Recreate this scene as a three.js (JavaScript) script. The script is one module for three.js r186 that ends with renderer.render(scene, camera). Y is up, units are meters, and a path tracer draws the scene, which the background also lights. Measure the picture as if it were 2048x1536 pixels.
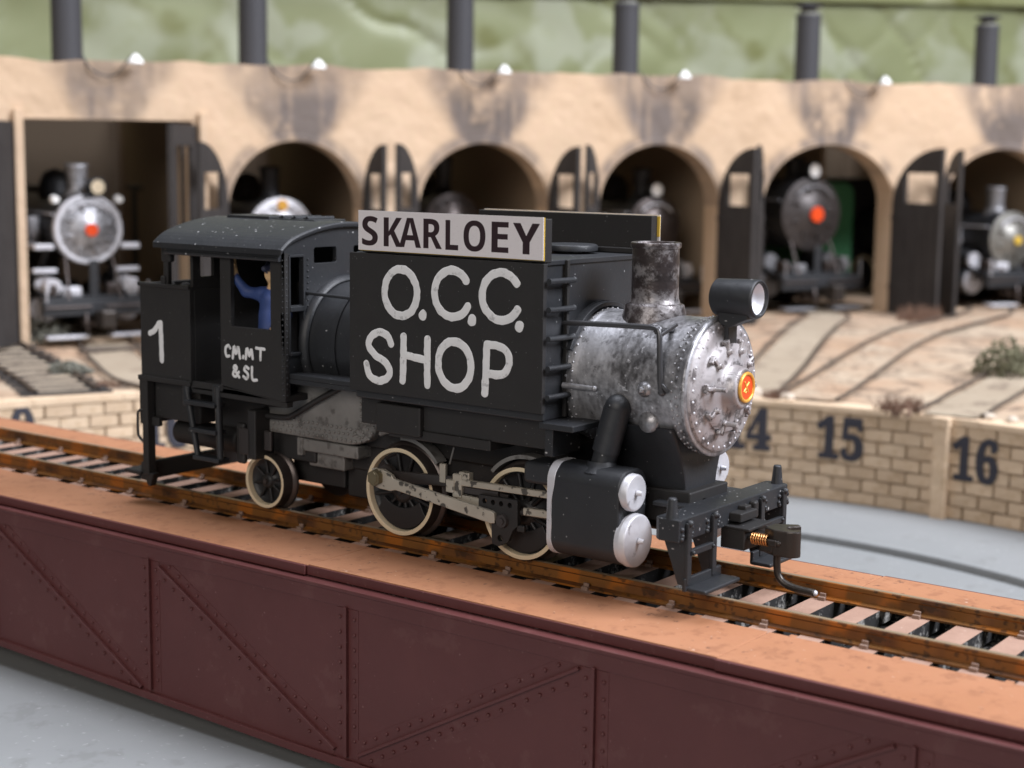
import * as THREE from 'three';
import { mergeGeometries, toCreasedNormals } from 'three/addons/utils/BufferGeometryUtils.js';
import { RoundedBoxGeometry } from 'three/addons/geometries/RoundedBoxGeometry.js';
import { MarchingCubes } from 'three/addons/objects/MarchingCubes.js';
import { RectAreaLightUniformsLib } from 'three/addons/lights/RectAreaLightUniformsLib.js';
import { FontLoader } from 'three/addons/loaders/FontLoader.js';
import { TextGeometry } from 'three/addons/geometries/TextGeometry.js';

// A model railway: everything below is laid out in millimetres and brought to metres at the very end.
// x runs along the locomotive (front = +x), y is up, z towards the viewer; rail tops lie at y = 0.
const MM = 0.001;

// ---------------------------------------------------------------- camera, lights, exposure
const scene = new THREE.Scene();
scene.background = new THREE.Color(0.035, 0.036, 0.04);
const camera = new THREE.PerspectiveCamera(27.57, 4 / 3, 0.02, 5);
{
  const yaw = THREE.MathUtils.degToRad(36.93), pitch = THREE.MathUtils.degToRad(8.154), roll = THREE.MathUtils.degToRad(0.75);
  const f = new THREE.Vector3(-Math.sin(yaw) * Math.cos(pitch), -Math.sin(pitch), -Math.cos(yaw) * Math.cos(pitch));
  const r0 = new THREE.Vector3().crossVectors(f, new THREE.Vector3(0, 1, 0)).normalize(), u0 = new THREE.Vector3().crossVectors(r0, f);
  const r = r0.clone().multiplyScalar(Math.cos(roll)).addScaledVector(u0, Math.sin(roll)), u = u0.clone().multiplyScalar(Math.cos(roll)).addScaledVector(r0, -Math.sin(roll));
  camera.quaternion.setFromRotationMatrix(new THREE.Matrix4().makeBasis(r, u, f.clone().negate()));
  camera.position.set(134.86, 58.866, 192.1).multiplyScalar(MM);
  camera.focus = 0.232;
  camera.userData.fStop = 30;
}
const renderer = new THREE.WebGLRenderer({ antialias: true });
renderer.setSize(1024, 768);
renderer.toneMapping = THREE.LinearToneMapping;
renderer.toneMappingExposure = 1.0;
renderer.shadowMap.enabled = true;
RectAreaLightUniformsLib.init();
function areaLight(w, h, color, nits, at, to) {
  const l = new THREE.RectAreaLight(color, nits, w, h);
  l.position.set(...at); l.lookAt(...to); l.userData.room = true;
  scene.add(l);
}
// soft room lighting: a broad cool lamp high to the front of the locomotive, a ceiling lamp above, and a weaker warm fill added on the viewer's side in place of room bounce
areaLight(0.62, 0.62, 0xf4f6ff, 32, [1.0, 0.95, -0.3], [-0.05, 0, -0.05]);
areaLight(1.0, 0.6, 0xf1f4ff, 9.5, [-0.1, 1.25, -0.1], [-0.05, 0, -0.05]);
areaLight(0.9, 0.6, 0xfff6ee, 4.7, [0.25, 0.55, 1.2], [-0.1, 0, 0]);

// ---------------------------------------------------------------- helpers
const V2 = THREE.Vector2, V3 = THREE.Vector3;
let seed = 1234567;
const rnd = () => { seed = (seed * 1664525 + 1013904223) >>> 0; return seed / 4294967296; };
const rr = (a, b) => a + (b - a) * rnd();
const names = {};
function numbered(n) { const k = names[n] = (names[n] ?? -1) + 1; return k ? n + '_' + String(k).padStart(3, '0') : n; }
function tag(o, label, category, group, kind) {
  if (label) o.userData.label = label;
  if (category) o.userData.category = category;
  if (group) o.userData.group = group;
  if (kind) o.userData.kind = kind;
  return o;
}
function thing(name, label, category, pos = [0, 0, 0], turn = 0, group) {
  const o = new THREE.Group(); o.name = numbered(name); o.position.set(...pos); o.rotation.y = turn; scene.add(o);
  return tag(o, label, category, group);
}
const flat = (g) => { let q = g.index ? g.toNonIndexed() : g; for (const k of Object.keys(q.attributes)) if (!['position', 'normal', 'uv', 'color'].includes(k)) q.deleteAttribute(k); return q; };
function boxUV(g, tile = 30) {                  // uv in tiles of so many millimetres, from the face's own direction
  const p = g.attributes.position, n = g.attributes.normal, uv = new Float32Array(p.count * 2);
  for (let i = 0; i < p.count; i += 3) {
    let ax = 0, ay = 0, az = 0;
    for (let k = 0; k < 3; k++) { ax += n.getX(i + k); ay += n.getY(i + k); az += n.getZ(i + k); }
    ax = Math.abs(ax); ay = Math.abs(ay); az = Math.abs(az);
    for (let k = 0; k < 3; k++) {
      const x = p.getX(i + k), y = p.getY(i + k), z = p.getZ(i + k), j = (i + k) * 2;
      if (ax >= ay && ax >= az) { uv[j] = z / tile; uv[j + 1] = y / tile; }
      else if (ay >= az) { uv[j] = x / tile; uv[j + 1] = z / tile; }
      else { uv[j] = x / tile; uv[j + 1] = y / tile; }
    }
  }
  g.setAttribute('uv', new THREE.BufferAttribute(uv, 2));
  return g;
}
function merged(geos, tile) {
  const list = (Array.isArray(geos) ? geos.flat(9) : [geos]).map(flat).map((g) => { if (!g.attributes.uv) g.setAttribute('uv', new THREE.BufferAttribute(new Float32Array(g.attributes.position.count * 2), 2)); return g; });
  const colored = list.some((g) => g.attributes.color);
  if (!colored) list.forEach((g) => g.deleteAttribute('color'));
  const g = list.length > 1 ? mergeGeometries(list) : list[0];
  return tile === 0 ? g : boxUV(g, tile);
}
function part(name, geos, material, parent, opt = {}) {
  const m = new THREE.Mesh(merged(geos, opt.tile ?? 30), material);
  m.name = name; m.castShadow = m.receiveShadow = true;
  if (opt.label) m.userData.label = opt.label;
  if (opt.kind) m.userData.kind = opt.kind;
  parent.add(m);
  return m;
}
function solo(name, label, category, geos, material, opt = {}) {
  const m = part(numbered(name), geos, material, scene, opt);
  return tag(m, label, category, opt.group, opt.kind);
}
const box = (x0, x1, y0, y1, z0, z1, r = 0) => {
  const w = Math.abs(x1 - x0), h = Math.abs(y1 - y0), d = Math.abs(z1 - z0);
  const g = r > 0 ? new RoundedBoxGeometry(w, h, d, 2, Math.min(r, w / 2.01, h / 2.01, d / 2.01)) : new THREE.BoxGeometry(w, h, d);
  return g.translate((x0 + x1) / 2, (y0 + y1) / 2, (z0 + z1) / 2);
};
const cylX = (x0, x1, y, z, r0, r1 = r0, n = 24) => new THREE.CylinderGeometry(r1, r0, x1 - x0, n).rotateZ(-Math.PI / 2).translate((x0 + x1) / 2, y, z);
const cylY = (y0, y1, x, z, r0, r1 = r0, n = 24) => new THREE.CylinderGeometry(r1, r0, y1 - y0, n).translate(x, (y0 + y1) / 2, z);
const cylZ = (z0, z1, x, y, r0, r1 = r0, n = 24) => new THREE.CylinderGeometry(r1, r0, z1 - z0, n).rotateX(Math.PI / 2).translate(x, y, (z0 + z1) / 2);
const sph = (x, y, z, r, a = 8, b = 6) => new THREE.SphereGeometry(r, a, b).translate(x, y, z);
const latheY = (prof, x, z, n = 40) => new THREE.LatheGeometry(prof.map(([y, r]) => new V2(r, y)), n).translate(x, 0, z);
const latheX = (prof, y, z, n = 56) => new THREE.LatheGeometry(prof.map(([x, r]) => new V2(r, x)), n).rotateZ(-Math.PI / 2).translate(0, y, z);
const latheZ = (prof, x, y, n = 56) => new THREE.LatheGeometry(prof.map(([z, r]) => new V2(r, z)), n).rotateX(Math.PI / 2).translate(x, y, 0);
const tube = (pts, r, seg = 0, rad = 8, closed = false, tension = 0.5) => new THREE.TubeGeometry(new THREE.CatmullRomCurve3(pts.map((p) => new V3(...p)), closed, 'catmullrom', tension), seg || pts.length * 6, r, rad, closed);
function rod(a, b, r, n = 10) { // a straight bar between two points
  const A = new V3(...a), B = new V3(...b), d = B.clone().sub(A), g = new THREE.CylinderGeometry(r, r, d.length(), n);
  g.applyQuaternion(new THREE.Quaternion().setFromUnitVectors(new V3(0, 1, 0), d.clone().normalize()));
  return g.translate(...A.add(B).multiplyScalar(0.5).toArray());
}
function bar(a, b, h, d) { // flat bar in the x-y plane between two points: height h, thickness d in z
  const A = new V3(...a), B = new V3(...b), q = B.clone().sub(A), g = new RoundedBoxGeometry(q.length(), h, d, 2, Math.min(h, d) * 0.2);
  g.rotateZ(Math.atan2(q.y, q.x));
  return g.translate(...A.add(B).multiplyScalar(0.5).toArray());
}
const shapeOf = (pts) => { const s = new THREE.Shape(); pts.forEach(([x, y], i) => (i ? s.lineTo(x, y) : s.moveTo(x, y))); s.closePath(); return s; };
const rectHole = (s, x0, x1, y0, y1, r = 0.01) => {
  const h = new THREE.Path();
  h.moveTo(x0 + r, y0); h.lineTo(x1 - r, y0); h.quadraticCurveTo(x1, y0, x1, y0 + r); h.lineTo(x1, y1 - r); h.quadraticCurveTo(x1, y1, x1 - r, y1);
  h.lineTo(x0 + r, y1); h.quadraticCurveTo(x0, y1, x0, y1 - r); h.lineTo(x0, y0 + r); h.quadraticCurveTo(x0, y0, x0 + r, y0);
  s.holes.push(h); return s;
};
const roundRect = (x0, x1, y0, y1, r) => { const s = new THREE.Shape(); s.moveTo(x0 + r, y0); s.lineTo(x1 - r, y0); s.absarc(x1 - r, y0 + r, r, -Math.PI / 2, 0); s.lineTo(x1, y1 - r); s.absarc(x1 - r, y1 - r, r, 0, Math.PI / 2); s.lineTo(x0 + r, y1); s.absarc(x0 + r, y1 - r, r, Math.PI / 2, Math.PI); s.lineTo(x0, y0 + r); s.absarc(x0 + r, y0 + r, r, Math.PI, Math.PI * 1.5); return s; };
const extZ = (s, z0, z1, bev = 0, cs = 24) => new THREE.ExtrudeGeometry(s, { depth: z1 - z0 - 2 * bev, bevelEnabled: bev > 0, bevelSize: bev, bevelThickness: bev, bevelOffset: -bev, bevelSegments: 2, curveSegments: cs }).translate(0, 0, z0 + bev);
const extX = (s, x0, x1, bev = 0, cs = 24) => new THREE.ExtrudeGeometry(s, { depth: x1 - x0 - 2 * bev, bevelEnabled: bev > 0, bevelSize: bev, bevelThickness: bev, bevelOffset: -bev, bevelSegments: 2, curveSegments: cs }).rotateY(Math.PI / 2).translate(x0 + bev, 0, 0); // shape x = -z
const extY = (s, y0, y1, bev = 0, cs = 24) => new THREE.ExtrudeGeometry(s, { depth: y1 - y0 - 2 * bev, bevelEnabled: bev > 0, bevelSize: bev, bevelThickness: bev, bevelOffset: -bev, bevelSegments: 2, curveSegments: cs }).rotateX(-Math.PI / 2).translate(0, y0 + bev, 0); // shape y = -z
function mirror(g) { // the same on the far side (z -> -z)
  const q = flat(g.clone()); q.applyMatrix4(new THREE.Matrix4().makeScale(1, 1, -1));
  for (const k of Object.keys(q.attributes)) { const a = q.attributes[k], s = a.itemSize, arr = a.array; for (let i = 0; i < a.count; i += 3) for (let j = 0; j < s; j++) { const t = arr[(i + 1) * s + j]; arr[(i + 1) * s + j] = arr[(i + 2) * s + j]; arr[(i + 2) * s + j] = t; } }
  return q;
}
const mirrorAll = (l) => (Array.isArray(l) ? l.flat(9).map(mirror) : mirror(l));

// brush strokes: thick paint laid on a plane that faces +z
function stroke(pts, w, z, h = 0.12, closed = false) {
  const r = w / 2, P = pts.map(([x, y]) => new V3(x + rr(-0.03, 0.03) * w, y + rr(-0.03, 0.03) * w, 0));
  const g = [new THREE.TubeGeometry(new THREE.CatmullRomCurve3(P, closed, 'catmullrom', 0.5), Math.max(12, P.length * 8), r, 12, closed)];
  if (!closed) for (const p of [P[0], P[P.length - 1]]) g.push(new THREE.SphereGeometry(r, 12, 8).translate(p.x, p.y, 0));
  return g.map((q) => { const f = flat(q); { const p = f.attributes.position; for (let i = 0; i < p.count; i++) { const x = p.getX(i), y = p.getY(i); p.setXY(i, x + (vnoise(x * 1.7 + 90, y * 1.7 + 90, 9999, 61) - 0.5) * 0.22 * r, y + (vnoise(x * 1.7 + 40, y * 1.7 + 70, 9999, 62) - 0.5) * 0.22 * r); } }
    f.scale(1, 1, h / r).translate(0, 0, z); f.computeVertexNormals(); return f; });
}
const arcPts = (cx, cy, rx, ry, a0, a1, n = 14) => Array.from({ length: n }, (_, i) => { const a = THREE.MathUtils.degToRad(a0 + (a1 - a0) * i / (n - 1)); return [cx + rx * Math.cos(a), cy + ry * Math.sin(a)]; });

// ---------------------------------------------------------------- procedural textures
function hash(x, y, s) { let h = Math.imul(x, 374761393) ^ Math.imul(y, 668265263) ^ Math.imul(s, 2147483647 ^ 0x5bd1e995); h = Math.imul(h ^ (h >>> 13), 1274126177); return ((h ^ (h >>> 16)) >>> 0) / 4294967296; }
function vnoise(x, y, per, s) { // periodic value noise
  const xi = Math.floor(x), yi = Math.floor(y), fx = x - xi, fy = y - yi, u = fx * fx * (3 - 2 * fx), v = fy * fy * (3 - 2 * fy), w = (k) => ((k % per) + per) % per;
  const a = hash(w(xi), w(yi), s), b = hash(w(xi + 1), w(yi), s), c = hash(w(xi), w(yi + 1), s), d = hash(w(xi + 1), w(yi + 1), s);
  return a + (b - a) * u + (c - a) * v + (a - b - c + d) * u * v;
}
function fbm(u, v, base, oct, s, gain = 0.5) { let t = 0, a = 1, n = 0, f = base; for (let i = 0; i < oct; i++) { t += a * vnoise(u * f, v * f, f, s + i * 17); n += a; a *= gain; f *= 2; } return t / n; }
const sm = (a, b, x) => { const t = Math.min(1, Math.max(0, (x - a) / (b - a))); return t * t * (3 - 2 * t); };
const mix = (a, b, t) => a.map((x, i) => x + (b[i] - x) * t);
const enc = (c) => 255 * (c <= 0.0031308 ? 12.92 * c : 1.055 * Math.pow(Math.min(1, c), 1 / 2.4) - 0.055);
function tex(n, fn, color = true, m = n) {
  const d = new Uint8Array(n * m * 4);
  for (let j = 0; j < m; j++) for (let i = 0; i < n; i++) {
    const c = fn(i / n, j / m, i, j), k = (j * n + i) * 4;
    if (typeof c === 'number') d[k] = d[k + 1] = d[k + 2] = 255 * Math.min(1, Math.max(0, c));
    else for (let q = 0; q < 3; q++) d[k + q] = color ? enc(Math.max(0, c[q])) : 255 * Math.min(1, Math.max(0, c[q]));
    d[k + 3] = 255;
  }
  const t = new THREE.DataTexture(d, n, m);
  t.wrapS = t.wrapT = THREE.RepeatWrapping; t.magFilter = THREE.LinearFilter; t.minFilter = THREE.LinearMipmapLinearFilter; t.generateMipmaps = true;
  if (color) t.colorSpace = THREE.SRGBColorSpace;
  t.needsUpdate = true;
  return t;
}
function specks(n, count, rMin, rMax, s) { // dust: a sparse map of small grains
  const a = new Float32Array(n * n);
  let q = s; const r = () => { q = (q * 1664525 + 1013904223) >>> 0; return q / 4294967296; };
  for (let k = 0; k < count; k++) {
    const x = r() * n, y = r() * n, rad = rMin + (rMax - rMin) * Math.pow(r(), 3), st = 0.4 + 0.6 * r(), el = 0.6 + r();
    for (let j = -Math.ceil(rad * 2); j <= rad * 2; j++) for (let i = -Math.ceil(rad * 2); i <= rad * 2; i++) {
      const d = Math.hypot(i / el, j * el) / rad; if (d < 1) { const k2 = (((y + j) | 0) % n + n) % n * n + (((x + i) | 0) % n + n) % n; a[k2] = Math.max(a[k2], st * (1 - d * d)); }
    }
  }
  return a;
}
const dustA = specks(512, 85, 0.8, 3.4, 11), dustT = specks(512, 260, 0.9, 3.8, 17), dustB = specks(512, 130, 0.7, 2.2, 23), dustC = specks(512, 900, 0.7, 2.2, 37);
const grain = tex(256, (u, v) => fbm(u, v, 16, 4, 5, 0.7), false);
const coarse = tex(256, (u, v) => fbm(u, v, 6, 5, 9, 0.6), false);
const T = {
  black: tex(512, (u, v, i, j) => mix(mix([0.014, 0.0155, 0.0185], [0.023, 0.0245, 0.0275], fbm(u, v, 6, 5, 3)), [0.5, 0.5, 0.5], Math.min(1, dustA[j * 512 + i] * 1.2))),
  blackTop: tex(512, (u, v, i, j) => mix(mix([0.014, 0.0155, 0.0185], [0.023, 0.0245, 0.0275], fbm(u, v, 6, 5, 3)), [0.5, 0.5, 0.5], Math.min(1, dustT[j * 512 + i] * 1.1))),
  board: tex(512, (u, v, i, j) => mix(mix([0.0115, 0.0105, 0.0108], [0.0175, 0.0165, 0.016], fbm(u, v, 8, 5, 31)), [0.4, 0.4, 0.4], Math.min(1, dustB[j * 512 + i] * 0.75))),
  silver: tex(512, (u, v, i, j) => {
    const a = fbm(u, v, 3, 7, 41, 0.6), b = vnoise(u * 64, v * 24, 64, 47) * 0.35 + fbm(u, v, 40, 4, 45, 0.7) * 0.65, k = sm(0.25, 0.64, a * 0.68 + b * 0.32);
    let c = mix([0.07, 0.067, 0.068], [0.46, 0.46, 0.48], k);
    c = mix(c, [0.75, 0.75, 0.78], 0.8 * sm(0.68, 0.76, fbm(u, v, 30, 5, 49, 0.72)));
    return mix(c, [0.03, 0.027, 0.027], 0.6 * sm(0.62, 0.78, fbm(u, v, 14, 6, 53, 0.72)));
  }),
  stack: tex(512, (u, v) => mix(mix([0.02, 0.017, 0.017], [0.075, 0.058, 0.056], fbm(u, v, 10, 5, 261, 0.65)), [0.4, 0.38, 0.385], 0.6 * sm(0.44, 0.7, fbm(u, v, 9, 7, 263, 0.75)))),
  silverFace: tex(512, (u, v) => {
    const a = fbm(u, v, 12, 6, 241, 0.72), k = sm(0.35, 0.52, a);
    return mix(mix([0.09, 0.08, 0.08], [0.22, 0.2, 0.2], fbm(u, v, 20, 3, 48)), mix([0.36, 0.315, 0.315], [0.5, 0.49, 0.5], fbm(u, v, 12, 4, 249)), k);
  }),
  silverCoat: tex(256, (u, v) => mix(mix([0.5, 0.5, 0.53], [0.66, 0.66, 0.69], fbm(u, v, 14, 5, 251, 0.65)), [0.16, 0.15, 0.15], 0.75 * sm(0.66, 0.76, fbm(u, v, 22, 5, 253, 0.7)))),
  silverRough: tex(256, (u, v) => 0.38 + 0.3 * fbm(u, v, 12, 4, 41), false),
  deck: tex(512, (u, v, i, j) => {
    let c = mix([0.325, 0.135, 0.06], [0.39, 0.185, 0.097], fbm(u, v, 5, 5, 61));
    c = mix(c, [0.24, 0.098, 0.046], 0.6 * sm(0.52, 0.75, fbm(u, v, 30, 5, 67, 0.7)));
    c = mix(c, [0.09, 0.04, 0.025], 0.6 * sm(0.74, 0.78, fbm(u, v, 40, 4, 69, 0.65)));
    return mix(c, [0.72, 0.6, 0.5], Math.min(1, dustB[j * 512 + i] * 0.8));
  }),
  maroon: tex(512, (u, v, i, j) => mix(mix(mix([0.08, 0.0185, 0.0175], [0.102, 0.0265, 0.025], fbm(u, v, 7, 6, 71, 0.65)), [0.16, 0.075, 0.065], 0.18 * sm(0.6, 0.72, fbm(u, v, 11, 6, 73, 0.72))), [0.4, 0.28, 0.26], dustB[((j + 77) % 512) * 512 + i] * 0.4)),
  rail: tex(512, (u, v, i, j) => {
    let c = mix([0.2, 0.085, 0.02], [0.11, 0.046, 0.017], sm(0.35, 0.65, fbm(u, v, 5, 5, 81)));
    c = mix(c, [0.36, 0.12, 0.015], sm(0.54, 0.63, fbm(u, v, 4, 5, 83)) * 0.9);
    return mix(c, [0.03, 0.018, 0.01], sm(0.64, 0.72, fbm(u, v, 26, 4, 87)) * 0.7);
  }),
  tie: tex(512, (u, v, i, j) => mix(mix([0.28, 0.165, 0.118], [0.37, 0.235, 0.175], fbm(u, v, 8, 5, 91)), [0.68, 0.6, 0.52], dustA[j * 512 + i] * 0.7)),
  bed: tex(512, (u, v, i, j) => mix([0.012, 0.011, 0.011], [0.3, 0.29, 0.27], Math.max(0.85 * sm(0.56, 0.66, fbm(u, v, 9, 6, 95, 0.75)) * (0.3 + 1.1 * fbm(u, v, 90, 2, 96)), dustC[j * 512 + i] * 0.5))),
  floor: tex(512, (u, v, i, j) => mix(mix(mix([0.2, 0.208, 0.208], [0.25, 0.258, 0.257], fbm(u, v, 4, 7, 101, 0.62)), [0.15, 0.15, 0.145], 0.35 * sm(0.64, 0.76, fbm(u, v, 16, 5, 103, 0.7))), [0.62, 0.63, 0.62], Math.min(1, dustC[j * 512 + i] * 0.35 + dustB[j * 512 + i] * 0.5))),
  dirt: tex(1024, (u, v, i, j) => {
    const a = fbm(u, v, 5, 6, 111, 0.55), b = fbm(u, v, 40, 4, 113, 0.65);
    let c = mix([0.38, 0.255, 0.165], [0.43, 0.34, 0.245], sm(0.3, 0.7, a));
    c = mix(c, [0.25, 0.165, 0.105], sm(0.5, 0.75, fbm(u, v, 9, 6, 117, 0.65)) * 0.6);
    return mix(c, [0.12, 0.085, 0.06], sm(0.52, 0.72, b) * 0.8);
  }),
  concrete: tex(512, (u, v) => mix(mix([0.28, 0.22, 0.155], [0.39, 0.325, 0.24], fbm(u, v, 5, 6, 121, 0.65)), [0.15, 0.11, 0.08], 0.7 * sm(0.56, 0.72, fbm(u, v, 12, 5, 123, 0.7)))),
  brick: tex(512, (u, v) => mix(mix([0.56, 0.415, 0.28], [0.65, 0.505, 0.355], fbm(u, v, 5, 5, 131)), [0.44, 0.3, 0.17], sm(0.55, 0.75, fbm(u, v, 18, 4, 133)) * 0.45)),
  cloth: tex(512, (u, v) => mix(mix([0.185, 0.205, 0.09], [0.24, 0.26, 0.145], fbm(u, v, 4, 6, 141, 0.6)), mix([0.115, 0.12, 0.025], [0.32, 0.34, 0.25], sm(0.45, 0.6, fbm(u, v, 3, 4, 147))), sm(0.46, 0.68, fbm(u, v, 7, 5, 143)) * 0.75)),
  wood: tex(256, (u, v) => mix([0.016, 0.013, 0.012], [0.045, 0.04, 0.038], 0.6 * fbm(u, v, 6, 5, 151) + 0.4 * vnoise(u * 60, v * 4, 240, 153))),
  firebox: tex(512, (u, v) => mix(mix([0.13, 0.126, 0.12], [0.25, 0.242, 0.23], fbm(u, v, 6, 6, 161, 0.6)), [0.05, 0.044, 0.04], sm(0.6, 0.78, fbm(u, v, 20, 4, 163)) * 0.6)),
  nickel: tex(512, (u, v) => mix(mix([0.38, 0.345, 0.28], [0.5, 0.46, 0.39], fbm(u, v, 8, 4, 171)), [0.05, 0.045, 0.04], sm(0.62, 0.7, fbm(u, v, 26, 4, 173)) * 0.9)),
  letter: tex(512, (u, v) => mix(mix([0.68, 0.685, 0.69], [0.8, 0.8, 0.8], fbm(u, v, 14, 4, 191)), [0.3, 0.3, 0.3], 0.55 * sm(0.6, 0.8, fbm(u, v, 34, 4, 193, 0.65)))),
  paper: tex(256, (u, v) => mix([0.64, 0.61, 0.62], [0.7, 0.67, 0.68], fbm(u, v, 5, 4, 181))),
};
const std = (o) => new THREE.MeshStandardMaterial(o);
const M = {
  black: std({ map: T.black, roughness: 0.5, bumpMap: grain, bumpScale: 0.00006 }),
  blackTop: std({ map: T.blackTop, roughness: 0.5, bumpMap: grain, bumpScale: 0.00006 }),
  board: std({ map: T.board, roughness: 0.72, bumpMap: grain, bumpScale: 0.00005 }),
  darkBlack: std({ map: T.board, roughness: 0.6 }),
  silver: std({ map: T.silver, metalness: 0.65, roughnessMap: T.silverRough, roughness: 0.85, bumpMap: grain, bumpScale: 0.00008 }),
  silverFace: std({ map: T.silverFace, metalness: 0.5, roughnessMap: T.silverRough, roughness: 1, bumpMap: grain, bumpScale: 0.00008 }),
  silverPaint: std({ map: T.silverCoat, metalness: 0.3, roughness: 0.48, bumpMap: coarse, bumpScale: 0.00015 }),
  whiteLens: std({ color: new THREE.Color(0.8, 0.8, 0.84), roughness: 0.3, metalness: 0.2 }),
  letter: std({ map: T.letter, roughness: 0.5, bumpMap: coarse, bumpScale: 0.00012 }),
  cream: std({ color: new THREE.Color(0.62, 0.52, 0.36), roughness: 0.55 }),
  tyre: std({ color: new THREE.Color(0.085, 0.07, 0.065), roughness: 0.35, metalness: 0.6 }),
  wheel: std({ color: new THREE.Color(0.011, 0.011, 0.012), roughness: 0.5 }),
  nickel: std({ map: T.nickel, metalness: 0.35, roughness: 0.42 }),
  darkRod: std({ color: new THREE.Color(0.06, 0.052, 0.05), metalness: 0.5, roughness: 0.42 }),
  copper: std({ color: new THREE.Color(0.72, 0.36, 0.14), metalness: 0.9, roughness: 0.28 }),
  coupler: std({ color: new THREE.Color(0.05, 0.043, 0.038), metalness: 0.6, roughness: 0.36, bumpMap: grain, bumpScale: 0.00008 }),
  firebox: std({ map: T.firebox, metalness: 0.25, roughness: 0.6, bumpMap: coarse, bumpScale: 0.0003 }),
  yellow: std({ color: new THREE.Color(0.6, 0.4, 0.05), roughness: 0.5 }),
  red: std({ color: new THREE.Color(0.72, 0.07, 0.012), roughness: 0.35 }),
  gold: std({ color: new THREE.Color(0.8, 0.43, 0.08), roughness: 0.35, metalness: 0.4 }),
  paper: std({ map: T.paper, roughness: 0.4 }),
  print: std({ color: new THREE.Color(0.045, 0.024, 0.026), roughness: 0.6 }),
  deck: std({ map: T.deck, roughness: 0.7, bumpMap: grain, bumpScale: 0.0001 }),
  maroon: std({ map: T.maroon, roughness: 0.55, bumpMap: grain, bumpScale: 0.00004 }),
  rail: std({ map: T.rail, roughness: 0.42, metalness: 0.25 }),
  yardRail: std({ color: new THREE.Color(0.085, 0.065, 0.05), roughness: 0.6, metalness: 0.2 }),
  railTop: std({ color: new THREE.Color(0.42, 0.33, 0.23), roughness: 0.35, metalness: 0.6 }),
  tie: std({ map: T.tie, roughness: 0.8, bumpMap: grain, bumpScale: 0.0001 }),
  tieSide: std({ map: T.bed, roughness: 0.85, bumpMap: coarse, bumpScale: 0.0002 }),
  bed: std({ map: T.bed, roughness: 0.9 }),
  clip: std({ color: new THREE.Color(0.22, 0.145, 0.11), roughness: 0.7 }),
  floor: std({ map: T.floor, roughness: 0.75 }),
  dirt: std({ map: T.dirt, roughness: 0.95, bumpMap: coarse, bumpScale: 0.001 }),
  concrete: std({ map: T.concrete, roughness: 0.9, bumpMap: grain, bumpScale: 0.0002 }),
  brick: std({ map: T.brick, roughness: 0.85, bumpMap: coarse, bumpScale: 0.0004 }),
  brickLight: std({ map: T.brick, color: new THREE.Color(1.07, 1.07, 1.07), roughness: 0.85, bumpMap: coarse, bumpScale: 0.0005 }),
  brickDark: std({ map: T.brick, color: new THREE.Color(0.92, 0.91, 0.9), roughness: 0.85, bumpMap: coarse, bumpScale: 0.0004 }),
  mortar: std({ map: T.brick, color: new THREE.Color(0.98, 0.95, 0.9), roughness: 0.95 }),
  numberPaint: std({ color: new THREE.Color(0.03, 0.03, 0.042), roughness: 0.7 }),
  wood: std({ map: T.wood, roughness: 0.8 }),
  lining: std({ color: new THREE.Color(0.34, 0.255, 0.175), roughness: 0.95 }),
  soot: std({ color: new THREE.Color(0.016, 0.015, 0.0145), roughness: 0.95 }),
  chimney: std({ color: new THREE.Color(0.04, 0.041, 0.047), roughness: 0.65 }),
  chimneyTop: std({ color: new THREE.Color(0.25, 0.25, 0.2), roughness: 0.7 }),
  lampWhite: std({ color: new THREE.Color(0.82, 0.82, 0.8), roughness: 0.4 }),
  cloth: std({ map: T.cloth, roughness: 0.45, side: THREE.DoubleSide }),
  clothDark: std({ map: T.cloth, color: new THREE.Color(0.85, 0.83, 0.68), roughness: 0.6, side: THREE.DoubleSide }),
  leaf: std({ color: new THREE.Color(0.14, 0.135, 0.08), roughness: 0.9 }),
  leafGrey: std({ color: new THREE.Color(0.16, 0.16, 0.13), roughness: 0.9 }),
  tuft: std({ color: new THREE.Color(0.15, 0.085, 0.055), roughness: 0.9 }),
  rock: std({ color: new THREE.Color(0.5, 0.43, 0.35), roughness: 0.9 }),
  person: std({ vertexColors: true, roughness: 0.6 }),
};
// ---------------------------------------------------------------- turntable pit, bridge
const PIT = { x: -28.6, z: -4, r: 200.5, floor: -34.2, top: -7.2 };
tag(part('pit_floor', new THREE.CircleGeometry(208, 96).rotateX(-Math.PI / 2).translate(PIT.x, PIT.floor, PIT.z), M.floor, scene, { tile: 120 }), 'grey painted floor of the round turntable pit', null, null, 'structure');
solo('pit_rail', 'grey painted ring rail lying on the pit floor near the brick wall', 'rail', latheY([[PIT.floor - 0.5, 153.2], [PIT.floor + 1.5, 153.2], [PIT.floor + 1.9, 153.6], [PIT.floor + 1.9, 154.8], [PIT.floor + 1.5, 155.2], [PIT.floor - 0.5, 155.2]], PIT.x, PIT.z, 180), M.floor, { tile: 60 });

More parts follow.
